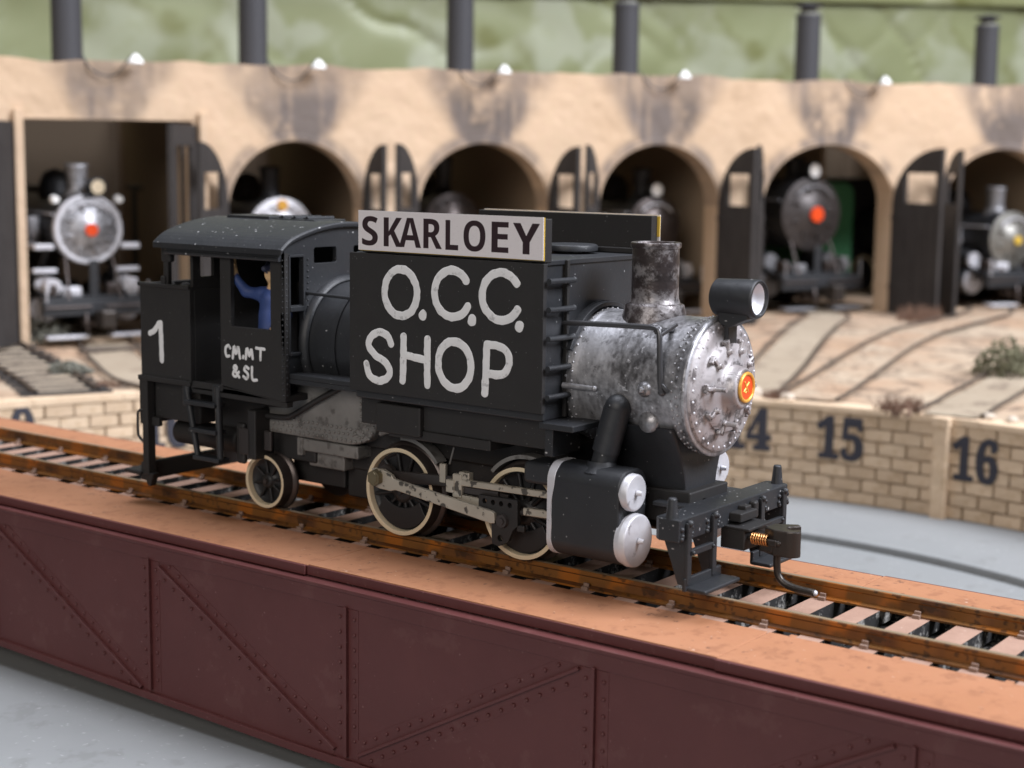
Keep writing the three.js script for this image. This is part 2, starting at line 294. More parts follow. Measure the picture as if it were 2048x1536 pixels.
const bridge = thing('turntable_bridge', 'long maroon turntable bridge with orange plank deck and track on top', 'turntable bridge');
const X0 = -222, X1 = 165;
{
  // plank edge boards in lengths, with a joint that steps a little
  const cuts = [X0, -130, -29, 42, 112, X1];
  for (let i = 0; i + 1 < cuts.length; i++) {
    const dz = [0, 0.15, -0.25, 0.1, 0][i], a = cuts[i] + 0.05, b = cuts[i + 1] - 0.05;
    for (const s of [1, -1]) {
      const top = box(a, b, -3.3, -2.5, s * 11.2, s * (25.2 + dz), 0.12);
      part('deck_plank', top, M.deck, bridge, { tile: 60 });
      part('edge_board', box(a, b, -4.05, -2.56, s * 25.2, s * (25.75 + dz), 0.15), M.maroon, bridge, { tile: 50 });
    }
  }
  part('track_bed', [box(X0, X1, -6.4, -5.6, -20, 20), box(X0, X1, -5.7, -3.35, 14, 24), box(X0, X1, -5.7, -3.35, -24, -14)], M.bed, bridge, { tile: 26 });
  // sleepers
  const tieGeos = [0, 1, 2, 3].map((k) => { const w = 3.3 + 0.12 * k, g = new THREE.BoxGeometry(w, 2.2, 23.2 + 0.3 * k); for (let i = 0; i < g.attributes.uv.count; i++) { const q = g.attributes.position, n = g.attributes.normal; g.attributes.uv.setXY(i, (Math.abs(n.getX(i)) > 0.5 ? q.getZ(i) : q.getX(i)) / 30 + k * 0.27, (Math.abs(n.getY(i)) > 0.5 ? q.getZ(i) : q.getY(i)) / 30 + k * 0.31); }; return g; });
  for (let k = -33; k <= 18; k++) {
    const x = 26.1 + 7.2 * k, m = new THREE.Mesh(tieGeos[(k + 40) * 7 % 4], [M.tieSide, M.tieSide, M.tie, M.tieSide, M.tieSide, M.tieSide]);
    m.name = 'sleeper'; m.position.set(x + rr(-0.15, 0.15), -3.62, rr(-0.25, 0.25)); m.rotation.y = rr(-0.008, 0.008); m.castShadow = m.receiveShadow = true; bridge.add(m);
    // deck teeth: little step cut into the planks beside each sleeper
    if (k % 2) for (const s of [1, -1]) part('deck_tooth', box(x - 2.9, x - 1.9, -3.3, -2.53, s * 10.3, s * 11.4), M.deck, bridge, { tile: 60 });
  }
  const clipGeo = merged([box(-0.55, 0.55, -0.3, 0.35, -0.35, 0.35, 0.1), box(-0.45, 0.45, 0.2, 0.8, -0.55, -0.15, 0.1)], 30);
  for (let k = -16; k <= 9; k++) for (const [z, t] of [[9.9, 0], [-7.2, 0], [7.2, Math.PI], [-9.9, Math.PI]]) {
    const m = new THREE.Mesh(clipGeo, M.clip); m.name = 'rail_clip'; m.position.set(26.1 + 14.4 * k + rr(-0.15, 0.15), -2.35, z); m.rotation.y = t + rr(-0.05, 0.05); m.castShadow = m.receiveShadow = true; bridge.add(m);
  }
  const prof = (z) => shapeOf([[-1.15, -2.54], [1.15, -2.54], [1.15, -2.25], [0.28, -2.0], [0.24, -0.85], [0.5, -0.62], [0.5, -0.08], [0.42, 0], [-0.42, 0], [-0.5, -0.08], [-0.5, -0.62], [-0.24, -0.85], [-0.28, -2.0], [-1.15, -2.25]].map(([a, b]) => [a - z, b]));
  for (const z of [8.62, -8.62]) {
    const r = part('rail', extX(prof(z), X0, X1), M.rail, bridge, { tile: 34 });
    part('rail_head', box(X0, X1, -0.1, 0.03, z - 0.36, z + 0.36), M.railTop, r);
  }
  // girders: web plate with a fish-belly lower edge
  const low = (x) => { const d = Math.abs(x + 19.5); return -31.9 + Math.max(0, d - 10) * 0.022 + Math.pow(Math.max(0, d - 150) / 40, 2) * 4; };
  for (const s of [1, -1]) {
    const pts = [[X0, -4.7], [X1, -4.7]]; for (let x = X1; x >= X0; x -= 6) pts.push([x, low(x)]); pts.push([X0, low(X0)]);
    const web = extZ(shapeOf(pts), 25.2, 26.6);
    const g = part('girder', s > 0 ? web : mirror(web), M.maroon, bridge, { tile: 50 });
    const bits = (l) => (s > 0 ? l : mirrorAll(l));
    part('top_flange', bits([box(X0, X1, -4.9, -4.25, 25, 27.25, 0.18), box(X0, X1, -7.2, -4.95, 26.5, 26.85, 0.1)]), M.maroon, g, { tile: 50 });
    const fl = []; for (let x = X0; x < X1 - 6; x += 6) fl.push(bar([x, low(x) + 0.5, 26.8], [x + 6.15, low(x + 6.15) + 0.5, 26.8], 1.3, 0.7));
    part('bottom_flange', bits(fl), M.maroon, g, { tile: 50 });
    const rv = [], R = (x, y) => { if (x > X0 + 1 && x < X1 - 1) rv.push(new THREE.SphereGeometry(0.34, 7, 4, 0, Math.PI * 2, 0, Math.PI / 2).rotateX(Math.PI / 2).translate(x, y, 26.66)); };
    for (let k = -4; k <= 4; k++) {
      const x = -19.5 + 44.3 * k, dir = k < 0 ? 1 : -1;
      part('stiffener', bits([box(x - 2.2, x + 2.2, low(x) + 1.6, -7.3, 26.5, 26.68, 0.06), box(x - 0.28, x + 0.28, low(x) + 1.6, -7.0, 26.6, 27.3, 0.12)]), M.maroon, g, { tile: 50 });
      for (let y = -8.8; y > low(x) + 3; y -= 2.35) { R(x - 1.45, y); R(x + 1.45, y); }
      if (k < 4) {
        const a = [x + 2.4, dir > 0 || k < 0 ? -8 : -29.5], b = [x + 44.3 - 2.4, k < 0 ? -29.6 : -7.6];
        part('diagonal_brace', bits([bar([...a, 26.6], [...b, 26.6], 4.2, 0.13), bar([...a, 26.9], [...b, 26.9], 0.5, 0.72)]), M.maroon, g, { tile: 50 });
        const L = Math.hypot(b[0] - a[0], b[1] - a[1]), ux = (b[0] - a[0]) / L, uy = (b[1] - a[1]) / L;
        for (let t = 2; t < L - 1; t += 2.5) for (const o of [-1.4, 1.4]) R(a[0] + ux * t - uy * o, a[1] + uy * t + ux * o);
      }
    }
    part('rivets', bits(rv), M.maroon, g, { kind: 'stuff' });
  }
}
// pit wall: curved retaining wall of single bricks with painted track numbers
{
  const wall = thing('pit_wall', 'curved tan brick wall of the turntable pit with black painted numbers', 'brick wall', [PIT.x, 0, PIT.z]);
  const A0 = -108, A1 = 52, rad = THREE.MathUtils.degToRad;
  const ring = (r0, r1, y0, y1, a0, a1, n = 80) => { const s = new THREE.Shape(); s.absarc(0, 0, r1, rad(a0), rad(a1), false); s.absarc(0, 0, r0, rad(a1), rad(a0), true); return extY(s, y0, y1, 0, n); };
  const ang = (a) => 90 + -a; // bearing from straight back, to the right -> maths angle
  part('backing', ring(PIT.r + 0.5, PIT.r + 6, PIT.floor - 0.5, PIT.top - 1, ang(A1), ang(A0)), M.mortar, wall, { tile: 40 });
  const caps = [];
  for (let a = A0; a < A1; a += 7.1) part('cap_stone', ring(PIT.r - 0.9, PIT.r + 7, PIT.top - 1.6, PIT.top + rr(-0.15, 0.15), ang(a + 7.05), ang(a), 6), M.brickLight, wall, { tile: 40 });
  const at = (a, r, y, m) => { m.position.set(Math.sin(rad(a)) * r, y, -Math.cos(rad(a)) * r); m.rotation.y = -rad(a); m.castShadow = m.receiveShadow = true; wall.add(m); return m; };
  const H = (PIT.top - 1.7 - PIT.floor) / 7;
  const bg = [0, 1, 2, 3, 4].map((k) => { const g = new RoundedBoxGeometry(8.12, H - 0.24, 1.6, 1, 0.16), p = g.attributes.position; for (let i = 0; i < p.count; i++) p.setXYZ(i, p.getX(i) + 0.22 * (hash(i % 24, k, 3) - 0.5), p.getY(i) + 0.16 * (hash(i % 24, k, 4) - 0.5), p.getZ(i) + 0.25 * (hash(i % 24, k, 5) - 0.5)); const f = boxUV(flat(g), 26); const u = f.attributes.uv; for (let i = 0; i < u.count; i++) u.setXY(i, u.getX(i) + k * 0.37, u.getY(i) + k * 0.23); return f; });
  const mats = [M.brick, M.brick, M.brickLight, M.brickDark];
  const piers = [-85, -38.5, -17.9, 2.65, 23];
  for (let row = 0; row < 7; row++) {
    const y = PIT.floor + H * (row + 0.5);
    for (let a = -80 + (row % 2 ? 1.18 : 0), n = 0; a < 20.5; a += 2.38, n++) {
      const m = at(a, PIT.r + 0.35 + rr(-0.12, 0.12), y + rr(-0.06, 0.06), new THREE.Mesh(bg[(n * 3 + row * 2) % 5], mats[(n * 5 + row * 3 + (n * n) % 3) % 4]));
      m.name = 'brick'; m.scale.set(rr(0.96, 1.01), 1, 1);
    }
  }
  for (const p of piers) at(p, PIT.r - 0.9, (PIT.floor + PIT.top) / 2 - 0.3, new THREE.Mesh(merged([box(-2.1, 2.1, -(PIT.top - PIT.floor) / 2, (PIT.top - PIT.floor) / 2, -2, 1.8, 0.4), box(-2.4, 2.4, (PIT.top - PIT.floor) / 2 - 2, (PIT.top - PIT.floor) / 2 + 0.5, -2, 2.2, 0.3)], 26), M.brickLight)).name = 'pier';
  const font = await new FontLoader().loadAsync('fonts/droid/droid_serif_bold.typeface.json');
  for (const [t, a, w, y] of [['9', -73.4, 6.2, -20.2], ['10', -62, 14, -22.8], ['14', -13.4, 14, -21.4], ['15', -5.7, 13.5, -21.7], ['16', 5.3, 13, -23]]) {
    const g = new TextGeometry(t, { font, size: 12, depth: 0.1, curveSegments: 6, bevelEnabled: true, bevelSize: 0.42, bevelThickness: 0.08, bevelSegments: 1 }); g.computeBoundingBox();
    const b = g.boundingBox; g.translate(-(b.min.x + b.max.x) / 2, 0, 0).scale(w / (b.max.x - b.min.x), 12.2 / (b.max.y - b.min.y), 1);
    const fl = flat(g), p = fl.attributes.position; // bent to the wall's curve
    for (let i = 0; i < p.count; i++) p.setZ(i, p.getZ(i) + p.getX(i) * p.getX(i) / (2 * PIT.r));
    const m = at(a, PIT.r - 0.72, y, new THREE.Mesh(boxUV(fl, 26), M.numberPaint)); m.name = 'painted_number'; m.userData.label = 'black painted track number ' + t;
  }
}
// ---------------------------------------------------------------- yard ground and tracks
const FA = { x: -298, z: -116, th: THREE.MathUtils.degToRad(61.72) };
const fpt = (s, d = 0) => [FA.x + Math.cos(FA.th) * s + Math.sin(FA.th) * d, FA.z - Math.sin(FA.th) * s + Math.cos(FA.th) * d];
const groundY = (x, z) => { const r = Math.hypot(x - PIT.x, z - PIT.z); return PIT.top - 0.2 + 5 * sm(210, 330, r) + 0.5 * (vnoise(x / 14 + 100, z / 14 + 100, 9999, 7) - 0.5) * sm(207, 216, r); };
{
  const nr = 70, na = 200, pos = [], idx = [];
  for (let i = 0; i <= nr; i++) for (let j = 0; j <= na; j++) {
    const r = PIT.r + 6.5 + Math.pow(i / nr, 1.5) * 520, a = THREE.MathUtils.degToRad(-115 + 175 * j / na), x = PIT.x + Math.sin(a) * r, z = PIT.z - Math.cos(a) * r;
    pos.push(x, groundY(x, z), z);
  }
  for (let i = 0; i < nr; i++) for (let j = 0; j < na; j++) { const a = i * (na + 1) + j, b = a + na + 1; idx.push(a, a + 1, b, a + 1, b + 1, b); }
  const g = new THREE.BufferGeometry(); g.setAttribute('position', new THREE.Float32BufferAttribute(pos, 3)); g.setIndex(idx); g.computeVertexNormals();
  if (g.attributes.normal.getY(500) < 0) { for (let i = 0; i < idx.length; i += 3) { const t = idx[i + 1]; idx[i + 1] = idx[i + 2]; idx[i + 2] = t; } g.setIndex(idx); g.computeVertexNormals(); }
  tag(part('yard_ground', g, M.dirt, scene, { tile: 190 }), 'tan and grey dirt ground of the yard between pit wall and engine house', null, null, 'structure');
}
function yardTrack(label, pts, ties, fill = M.concrete) {
  const t = thing('yard_track', label, 'track', [0, 0, 0], 0, 'rusty tracks fanning out from the pit to the engine house');
  const c = new THREE.CatmullRomCurve3(pts.map(([x, z]) => new V3(x, 0, z))), L = c.getLength(), n = Math.round(L / 8);
  const P = [], N = [];
  for (let i = 0; i <= n; i++) { const p = c.getPointAt(i / n), d = c.getTangentAt(i / n); P.push(p); N.push(new V3(-d.z, 0, d.x)); }
  for (const s of [-8.6, 8.6]) part('rail', tube(P.map((p, i) => { const q = p.clone().addScaledVector(N[i], s); return [q.x, groundY(q.x, q.z) + 1.4, q.z]; }), 0.55, n * 2, 6), M.yardRail, t, { tile: 34 });
  // the ballast strip between the rails
  const pos = [], idx = []; for (let i = 0; i <= n; i++) for (const s of [-7, -2, 2, 7]) { const q = P[i].clone().addScaledVector(N[i], s); pos.push(q.x, groundY(q.x, q.z) + 0.75, q.z); }
  for (let i = 0; i < n; i++) for (let j = 0; j < 3; j++) { const a = i * 4 + j; idx.push(a, a + 1, a + 4, a + 1, a + 5, a + 4); }
  const g = new THREE.BufferGeometry(); g.setAttribute('position', new THREE.Float32BufferAttribute(pos, 3)); g.setIndex(idx); g.computeVertexNormals();
  const f = flat(g); if (f.attributes.normal.getY(0) < 0) { const p = f.attributes.position.array; for (let i = 0; i < p.length; i += 9) for (let k = 0; k < 3; k++) { const q = p[i + 3 + k]; p[i + 3 + k] = p[i + 6 + k]; p[i + 6 + k] = q; } f.computeVertexNormals(); }
  part('infill', f, fill, t, { tile: 60 });
  const tg = merged(box(-1.5, 1.5, -0.6, 0.6, -12.5, 12.5, 0.15), 30);
  if (ties) for (let i = 0; i < n; i++) { const q = P[i], d = N[i], m = new THREE.Mesh(tg, M.wood); m.name = 'sleeper'; m.position.set(q.x, groundY(q.x, q.z) + 0.35, q.z); m.rotation.y = Math.atan2(d.x, d.z); m.castShadow = m.receiveShadow = true; t.add(m); }
}
yardTrack('curved track leading to the arch with the dark red-plated engine', [[-78.5, -203.5], [-92.6, -249], [-128, -348], [-146, -392], fpt(317, -90)]);
yardTrack('straight track running to the rightmost arch', [[-60.5, -206], [-65.9, -232], [-76, -285], [-88, -350], fpt(404, 0), fpt(412, -90)], false, M.dirt);
yardTrack('track at the right edge ending above number sixteen', [[-18.5, -205], [-22.6, -238], [-27, -308], [-34, -380]]);
yardTrack('track running from the pit wall to the square doorway', [[-207, -103], [-224.6, -107], [-274, -133], fpt(27, 20), fpt(28, -80)]);
yardTrack('track at the left edge above number nine', [[-222, -77], [-242, -87], [-280, -101], [-327, -118]], true);
// scenery tufts, bushes and stones
function bush(name, label, cat, x, z, r, h, mat, n, spiky) {
  const g = [];
  for (let i = 0; i < n; i++) {
    const a = rr(0, 6.28), q = Math.sqrt(rnd()) * r * (0.7 + 0.5 * vnoise(a * 1.3 + 3, h, 9999, 91)), y = spiky ? 0 : Math.pow(rnd(), 0.9) * h * (0.55 + 0.75 * vnoise(Math.cos(a) * q * 0.45 + 50, Math.sin(a) * q * 0.45 + 50, 9999, 93)) * Math.sqrt(Math.max(0.05, 1 - (q / r / 1.2) ** 2));
    if (spiky) { const c = new THREE.ConeGeometry(0.28, h * rr(0.5, 1.1), 4).translate(0, h * 0.4, 0); c.rotateX(rr(-0.5, 0.5)).rotateZ(rr(-0.5, 0.5)); g.push(c.translate(q * Math.cos(a), -0.4, q * Math.sin(a))); }
    else { const c = new THREE.TetrahedronGeometry(rr(0.5, 1.1)); c.rotateX(rr(0, 6)).rotateY(rr(0, 6)); g.push(c.translate(q * Math.cos(a), y + 0.2, q * Math.sin(a))); }
  }
  const m = solo(name, label, cat, g, mat); m.position.set(x, groundY(x, z), z); return m;
}
bush('bush', 'grey-green bush on the ground near the right edge', 'bush', -29, -277, 9, 11, M.leaf, 520);
bush('bush', 'sparse grey-green bush beside the square doorway', 'bush', -299, -127, 10, 7.5, M.leafGrey, 500);
bush('bush', 'low dark grey clump on the left yard ground', 'bush', -251, -100, 6, 3.5, M.leafGrey, 240);
bush('grass_tuft', 'brown spiky grass tuft on the pit wall above number fifteen', 'grass tuft', -33, -207, 6.5, 6, M.tuft, 120, true);
bush('grass_tuft', 'brown tuft at the foot of the open door on the right', 'grass tuft', -107, -398, 9, 9, M.tuft, 150, true);
bush('grass_tuft', 'dark brown tuft beside the track end above number fourteen', 'grass tuft', -70, -206, 4, 4, M.tuft, 90, true);
bush('grass_tuft', 'small brown tuft on the wall left of the locomotive', 'grass tuft', -226, -94, 3.5, 3.5, M.tuft, 60, true);
for (const [x, z, r, l] of [[-77, -204.5, 3.2, 'pale stone at the end of the curved track'], [-66, -205, 2.2, 'small pale stone beside the dark brown tuft'], [-9.5, -209, 2.0, 'small stone on the wall beside track sixteen'], [-3, -209, 1.8, 'small ochre stone on the wall at the right edge']]) {
  const g = new THREE.IcosahedronGeometry(r, 1), p = g.attributes.position; for (let i = 0; i < p.count; i++) { const k = 0.8 + 0.4 * hash(Math.round(p.getX(i) * 50), Math.round(p.getY(i) * 50 + p.getZ(i) * 77), 5); p.setXYZ(i, p.getX(i) * k, p.getY(i) * k * 0.7, p.getZ(i) * k); } g.computeVertexNormals();
  const m = solo('stone', l, 'stone', g, M.rock); m.position.set(x, groundY(x, z) + r * 0.3, z);
}
// ---------------------------------------------------------------- engine house (roundhouse) behind the yard
{
  const arches = [[94, 24.2, 64.4], [165, 26, 64.8], [238.5, 26.6, 65.5], [317.6, 32, 66.6], [408, 32, 66.2]], RY = 24;
  const topY = (s) => 88.9 + 0.0095 * s;
  const S0 = -90, S1 = 560, YB = -3;
  const wallTex = tex(2048, (u, v, i, j) => {
    const s = S0 + u * (S1 - S0), y = -5 + v * 110;
    const n = fbm(u, v * 0.17, 40, 5, 201, 0.6), n2 = fbm(u, v * 0.17, 12, 5, 203, 0.55);
    let c = mix([0.53, 0.38, 0.25], [0.64, 0.485, 0.345], n2);
    c = mix(c, [0.44, 0.31, 0.2], sm(0.55, 0.75, n) * 0.5);
    let k = 0;                                                    // soot from the engines above each doorway
    for (const [cx, hw, ty] of [[30.5, 20, 70.5], ...arches]) {
      const d = Math.abs(s - cx + 5 * (n2 - 0.5)), h = (y - ty) / 20, w = 11 + 13 * Math.max(0, h);
      if (h > -0.25) k = Math.max(k, (1 - sm(w * 0.6, w * 1.25, d)) * sm(-0.25, 0.05, h) * (1 - 0.35 * sm(0.4, 1.1, h)) * (cx < 40 ? 0.75 : 1));
      const e = Math.hypot((s - cx) / (hw + 1.5), (y - (ty - RY)) / (RY + 1.5)); // grimy lip round the arch
      if (cx > 40 && y > ty - RY) k = Math.max(k, 0.75 * (1 - sm(0.0, 0.16, Math.abs(e - 1.0))) * sm(0.25, 0.6, n));
    }
    k *= 0.72 + 0.28 * sm(0.32, 0.6, vnoise(u * 300, v * 7, 9999, 231) * 0.5 + fbm(u, v * 0.17, 60, 4, 233, 0.7) * 0.5);
    k *= sm(0.14, 0.5, 0.5 * n + 0.5 * fbm(u, v * 0.17, 90, 3, 207));
    c = mix(c, mix([0.03, 0.027, 0.028], [0.17, 0.15, 0.147], n), Math.min(0.9, k));
    return c;
  }, true, 256);
  const plasterBump = tex(1024, (u, v) => 0.6 * fbm(u, v * 0.17, 30, 4, 221, 0.55) + 0.4 * fbm(u, v * 0.17, 110, 3, 223, 0.6), false, 256);
  wallTex.wrapS = wallTex.wrapT = THREE.ClampToEdgeWrapping;
  M.plaster = std({ map: wallTex, roughness: 0.9, bumpMap: plasterBump, bumpScale: 0.0013 });
  const house = thing('engine_house', 'long tan plaster engine house with arched doorways and soot stains', 'engine house', [FA.x, 0, FA.z], FA.th);
  // facade
  const s = new THREE.Shape(); s.moveTo(S0, YB); s.lineTo(S1, YB);
  for (let x = S1; x >= S0; x -= 5) s.lineTo(x, topY(x) + 2.6 * (vnoise(x / 13 + 200, 1.5, 9999, 8) - 0.5) + 1.0 * (vnoise(x / 5 + 200, 2.5, 9999, 8) - 0.5));
  s.closePath();
  const hole = (pts) => { const h = new THREE.Path(); pts.forEach(([x, y], i) => (i ? h.lineTo(x, y) : h.moveTo(x, y))); s.holes.push(h); };
  hole([[3.4, YB + 0.6], [58.2, YB + 0.6], [58.2, 70.3], [3.4, 70]]);
  for (const [c, hw, t] of arches) hole([[c - hw, YB + 0.6], [c + hw, YB + 0.6], ...arcPts(c, t - RY, hw, RY, 0, 180, 33)]);
  const wallUV = (g) => { const f = flat(g), p = f.attributes.position, u = f.attributes.uv; for (let i = 0; i < p.count; i++) u.setXY(i, (p.getX(i) - S0) / (S1 - S0), (p.getY(i) + 5) / 110); return f; };
  part('facade_wall', wallUV(extZ(s, -10, 0, 0, 8)), M.plaster, house, { tile: 0 });
  for (const [c, hw, t] of arches) { // plaster rim round each arch
    const o = arcPts(c, t - RY, hw + 2.2, RY + 2.2, 0, 180, 33), i = arcPts(c, t - RY, hw - 0.2, RY - 0.2, 180, 0, 33);
    part('arch_rim', wallUV(extZ(shapeOf([...o, ...i]), -6, 0.9, 0.3)), M.plaster, house, { tile: 0 });
  }
  const roofPts = shapeOf([[8, 84], [150, 92], [150, 94], [8, 87]]);
  part('roof', extX(roofPts, S0, S1), M.lining, house);
  part('back_wall', box(S0, S1, YB, 93, -172, -168), M.lining, house);
  part('interior_floor', box(S0, S1, YB - 1, YB + 0.3, -168, -8), M.lining, house);
  for (const x of [-40, 64.5, 128, 201.5, 275, 362, 450]) part('partition', box(x - 1, x + 1, YB, 84, -167, x === 64.5 ? -25 : x === 362 ? -66 : -11), M.lining, house);  // stall partitions extended forward to block side light and darken the stalls
  for (const x of [S0, S1]) part('end_wall', box(x - 2, x + 2, YB, 84, -168, -8), M.lining, house);
  for (const x of [-38, 23, 88, 168.5, 240, 327, 423, 505]) { // smoke jacks on the roof
    const c = part('chimney', [latheY([[84, 5.6], [88, 5.6], [88.5, 5.2], [119, 5.1], [119.4, 5.4], [120.6, 5.4], [120.8, 3.9], [120.8, 0]], x, -32), cylY(120.5, 124, x, -32, 3.4, 3.4)], M.chimney, house);
    part('chimney_collar', cylY(120.6, 121.6, x, -32, 4.3), M.chimneyTop, c);
    part('chimney_cap', latheY([[123.8, 0], [123.8, 5.6], [124.6, 5.6], [125.6, 0]], x, -32), M.chimney, c);
  }
  for (const x of [38.7, 100.6, 170.2, 245.3, 339.3]) { // gooseneck lamps over the doors
    const l = part('wall_lamp', [latheY([[topY(x) - 1, 2.6], [topY(x) - 0.2, 2.5], [topY(x) + 1.4, 1.2], [topY(x) + 2, 0.5], [topY(x) + 2.1, 0]], x, 5, 20)], M.lampWhite, house);
    part('lamp_pipe', tube([[x, topY(x) + 2, 5], [x - 2, topY(x) + 0.5, 5.2], [x - 6, topY(x) - 4.5, 3.5], [x - 10, topY(x) - 5, 2], [x - 14, topY(x) - 2.5, 1], [x - 16, topY(x) + 1.5, -1]], 0.26, 40, 6), M.chimney, l);
  }
  // open door leaves
  const quarter = (w, top, spring) => { const q = new THREE.Shape(); q.moveTo(0, YB + 0.8); q.lineTo(w, YB + 0.8); q.lineTo(w, top); for (const p of arcPts(w, spring, w, top - spring, 90, 180, 14)) q.lineTo(...p); q.closePath(); return q; };
  function leafDoor(parent, sx, phi, w, top, spring, dir) {
    const g = new THREE.Group(); g.name = 'door_leaf'; house.add(g); g.position.set(sx, 0, 0.6); g.rotation.y = dir > 0 ? -phi : phi;
    const q = quarter(w, top, spring);
    rectHole(q, w * 0.26, w - 3.5, spring + 1, spring + 13);
    const flip = (geo) => (dir > 0 ? geo : [geo].flat(9).map((q) => flat(q).applyMatrix4(new THREE.Matrix4().makeRotationY(Math.PI))));
    part('frame', flip(extZ(q, -0.7, 0.7, 0)), M.wood, g);
    for (let k = 0; k < 4; k++) part('plank', flip(box(2 + (w - 3.6) * k / 4, 1.7 + (w - 3.6) * (k + 1) / 4, 1, spring - 3, -1.0, 1.0, 0.1)), M.wood, g);
    part('hinge', flip([box(-0.4, 7, 8, 9.2, -1.15, 1.15, 0.1), box(-0.4, 7, 36.5, 37.7, -1.15, 1.15, 0.1)]), M.wood, g);
  }
  const deg = THREE.MathUtils.degToRad;
  for (const [c, hw, t] of arches) {
    leafDoor(house, c + hw + 0.3, deg(92), hw - 0.5, t - 1, t - RY, 1);
    leafDoor(house, c - hw - 0.3, deg(c > 380 ? 62 : 53), hw - 0.5, t - 1, t - RY, -1);
  }
  for (const [sx, phi, dir] of [[58.6, -120, 1], [-0.4, -52, -1]]) {
    const g = new THREE.Group(); g.name = 'door_leaf'; house.add(g); g.position.set(sx, 0, 0.6); g.rotation.y = dir > 0 ? deg(-121) : deg(61);
    const w = 26, q = shapeOf([[0, YB + 0.8], [w, YB + 0.8], [w, 69], [0, 69]]); if (dir > 0) { rectHole(q, 5, w - 5, 34, 62); rectHole(q, 5, w - 5, 3, 28); }
    const flip = (geo) => (dir > 0 ? geo : [geo].flat(9).map((q) => flat(q).applyMatrix4(new THREE.Matrix4().makeRotationY(Math.PI))));
    part('frame', flip(extZ(q, -0.7, 0.7, 0)), M.wood, g);
    part('post', flip(box(w / 2 - 0.6, w / 2 + 0.6, 34, 62, -0.6, 0.6, 0.1)), M.wood, g);
  }
  for (const x of [1.9, 61.5]) part('door_post', wallUV(box(x - 1.4, x + 1.4, YB + 0.2, 73, 0, 2.2, 0.3)), M.plaster, house, { tile: 0 });
  part('door_jamb', wallUV(box(58.4, 63, YB + 0.4, 72, -24, -10.1)), M.plaster, house, { tile: 0 });
  // ------------------------------------------------------------ green cloth hung behind the engine house
  const sheet = (w0, w1, y0, y1, z, amp, sd) => {
    const g = new THREE.PlaneGeometry(w1 - w0, y1 - y0, 420, 110), p = g.attributes.position;
    for (let i = 0; i < p.count; i++) {
      const x = p.getX(i) + (w0 + w1) / 2, y = p.getY(i) + (y0 + y1) / 2, wx = x + 70 * vnoise(x / 80 + 50, y / 60 + 50, 9999, sd) + 24 * vnoise(x / 24 + 50, y / 24 + 50, 9999, sd + 9);
      const n = Math.abs(vnoise((wx * 0.8 + y) / 40 + 50, (y - wx * 0.5) / 160 + 60, 9999, sd + 1) - 0.5) * 2, m = Math.abs(vnoise((wx * 0.9 - y * 0.9) / 30 + 90, (y + wx * 0.4) / 150 + 70, 9999, sd + 2) - 0.5) * 2;
      p.setXYZ(i, x, y, z + amp * (1 - Math.pow(1 - n, 4)) + 0.3 * amp * (1 - Math.pow(1 - m, 3)) + 0.3 * amp * vnoise(x / 20 + 9, y / 20 + 9, 9999, sd + 5));
    }
    g.computeVertexNormals(); return g;
  };
  const drop = thing('backdrop_cloth', 'creased green cloth hung behind the engine house', 'backdrop', [FA.x, 0, FA.z], FA.th);
  part('cloth_sheet', sheet(-500, 1150, -10, 165, -262, 2.6, 301), M.cloth, drop, { tile: 170 });
  const up = part('cloth_sheet', sheet(-500, 1150, 0, 210, -256, 2, 311), M.clothDark, drop, { tile: 170 });
  up.position.y = 138; up.rotation.z = 0.0315;
}
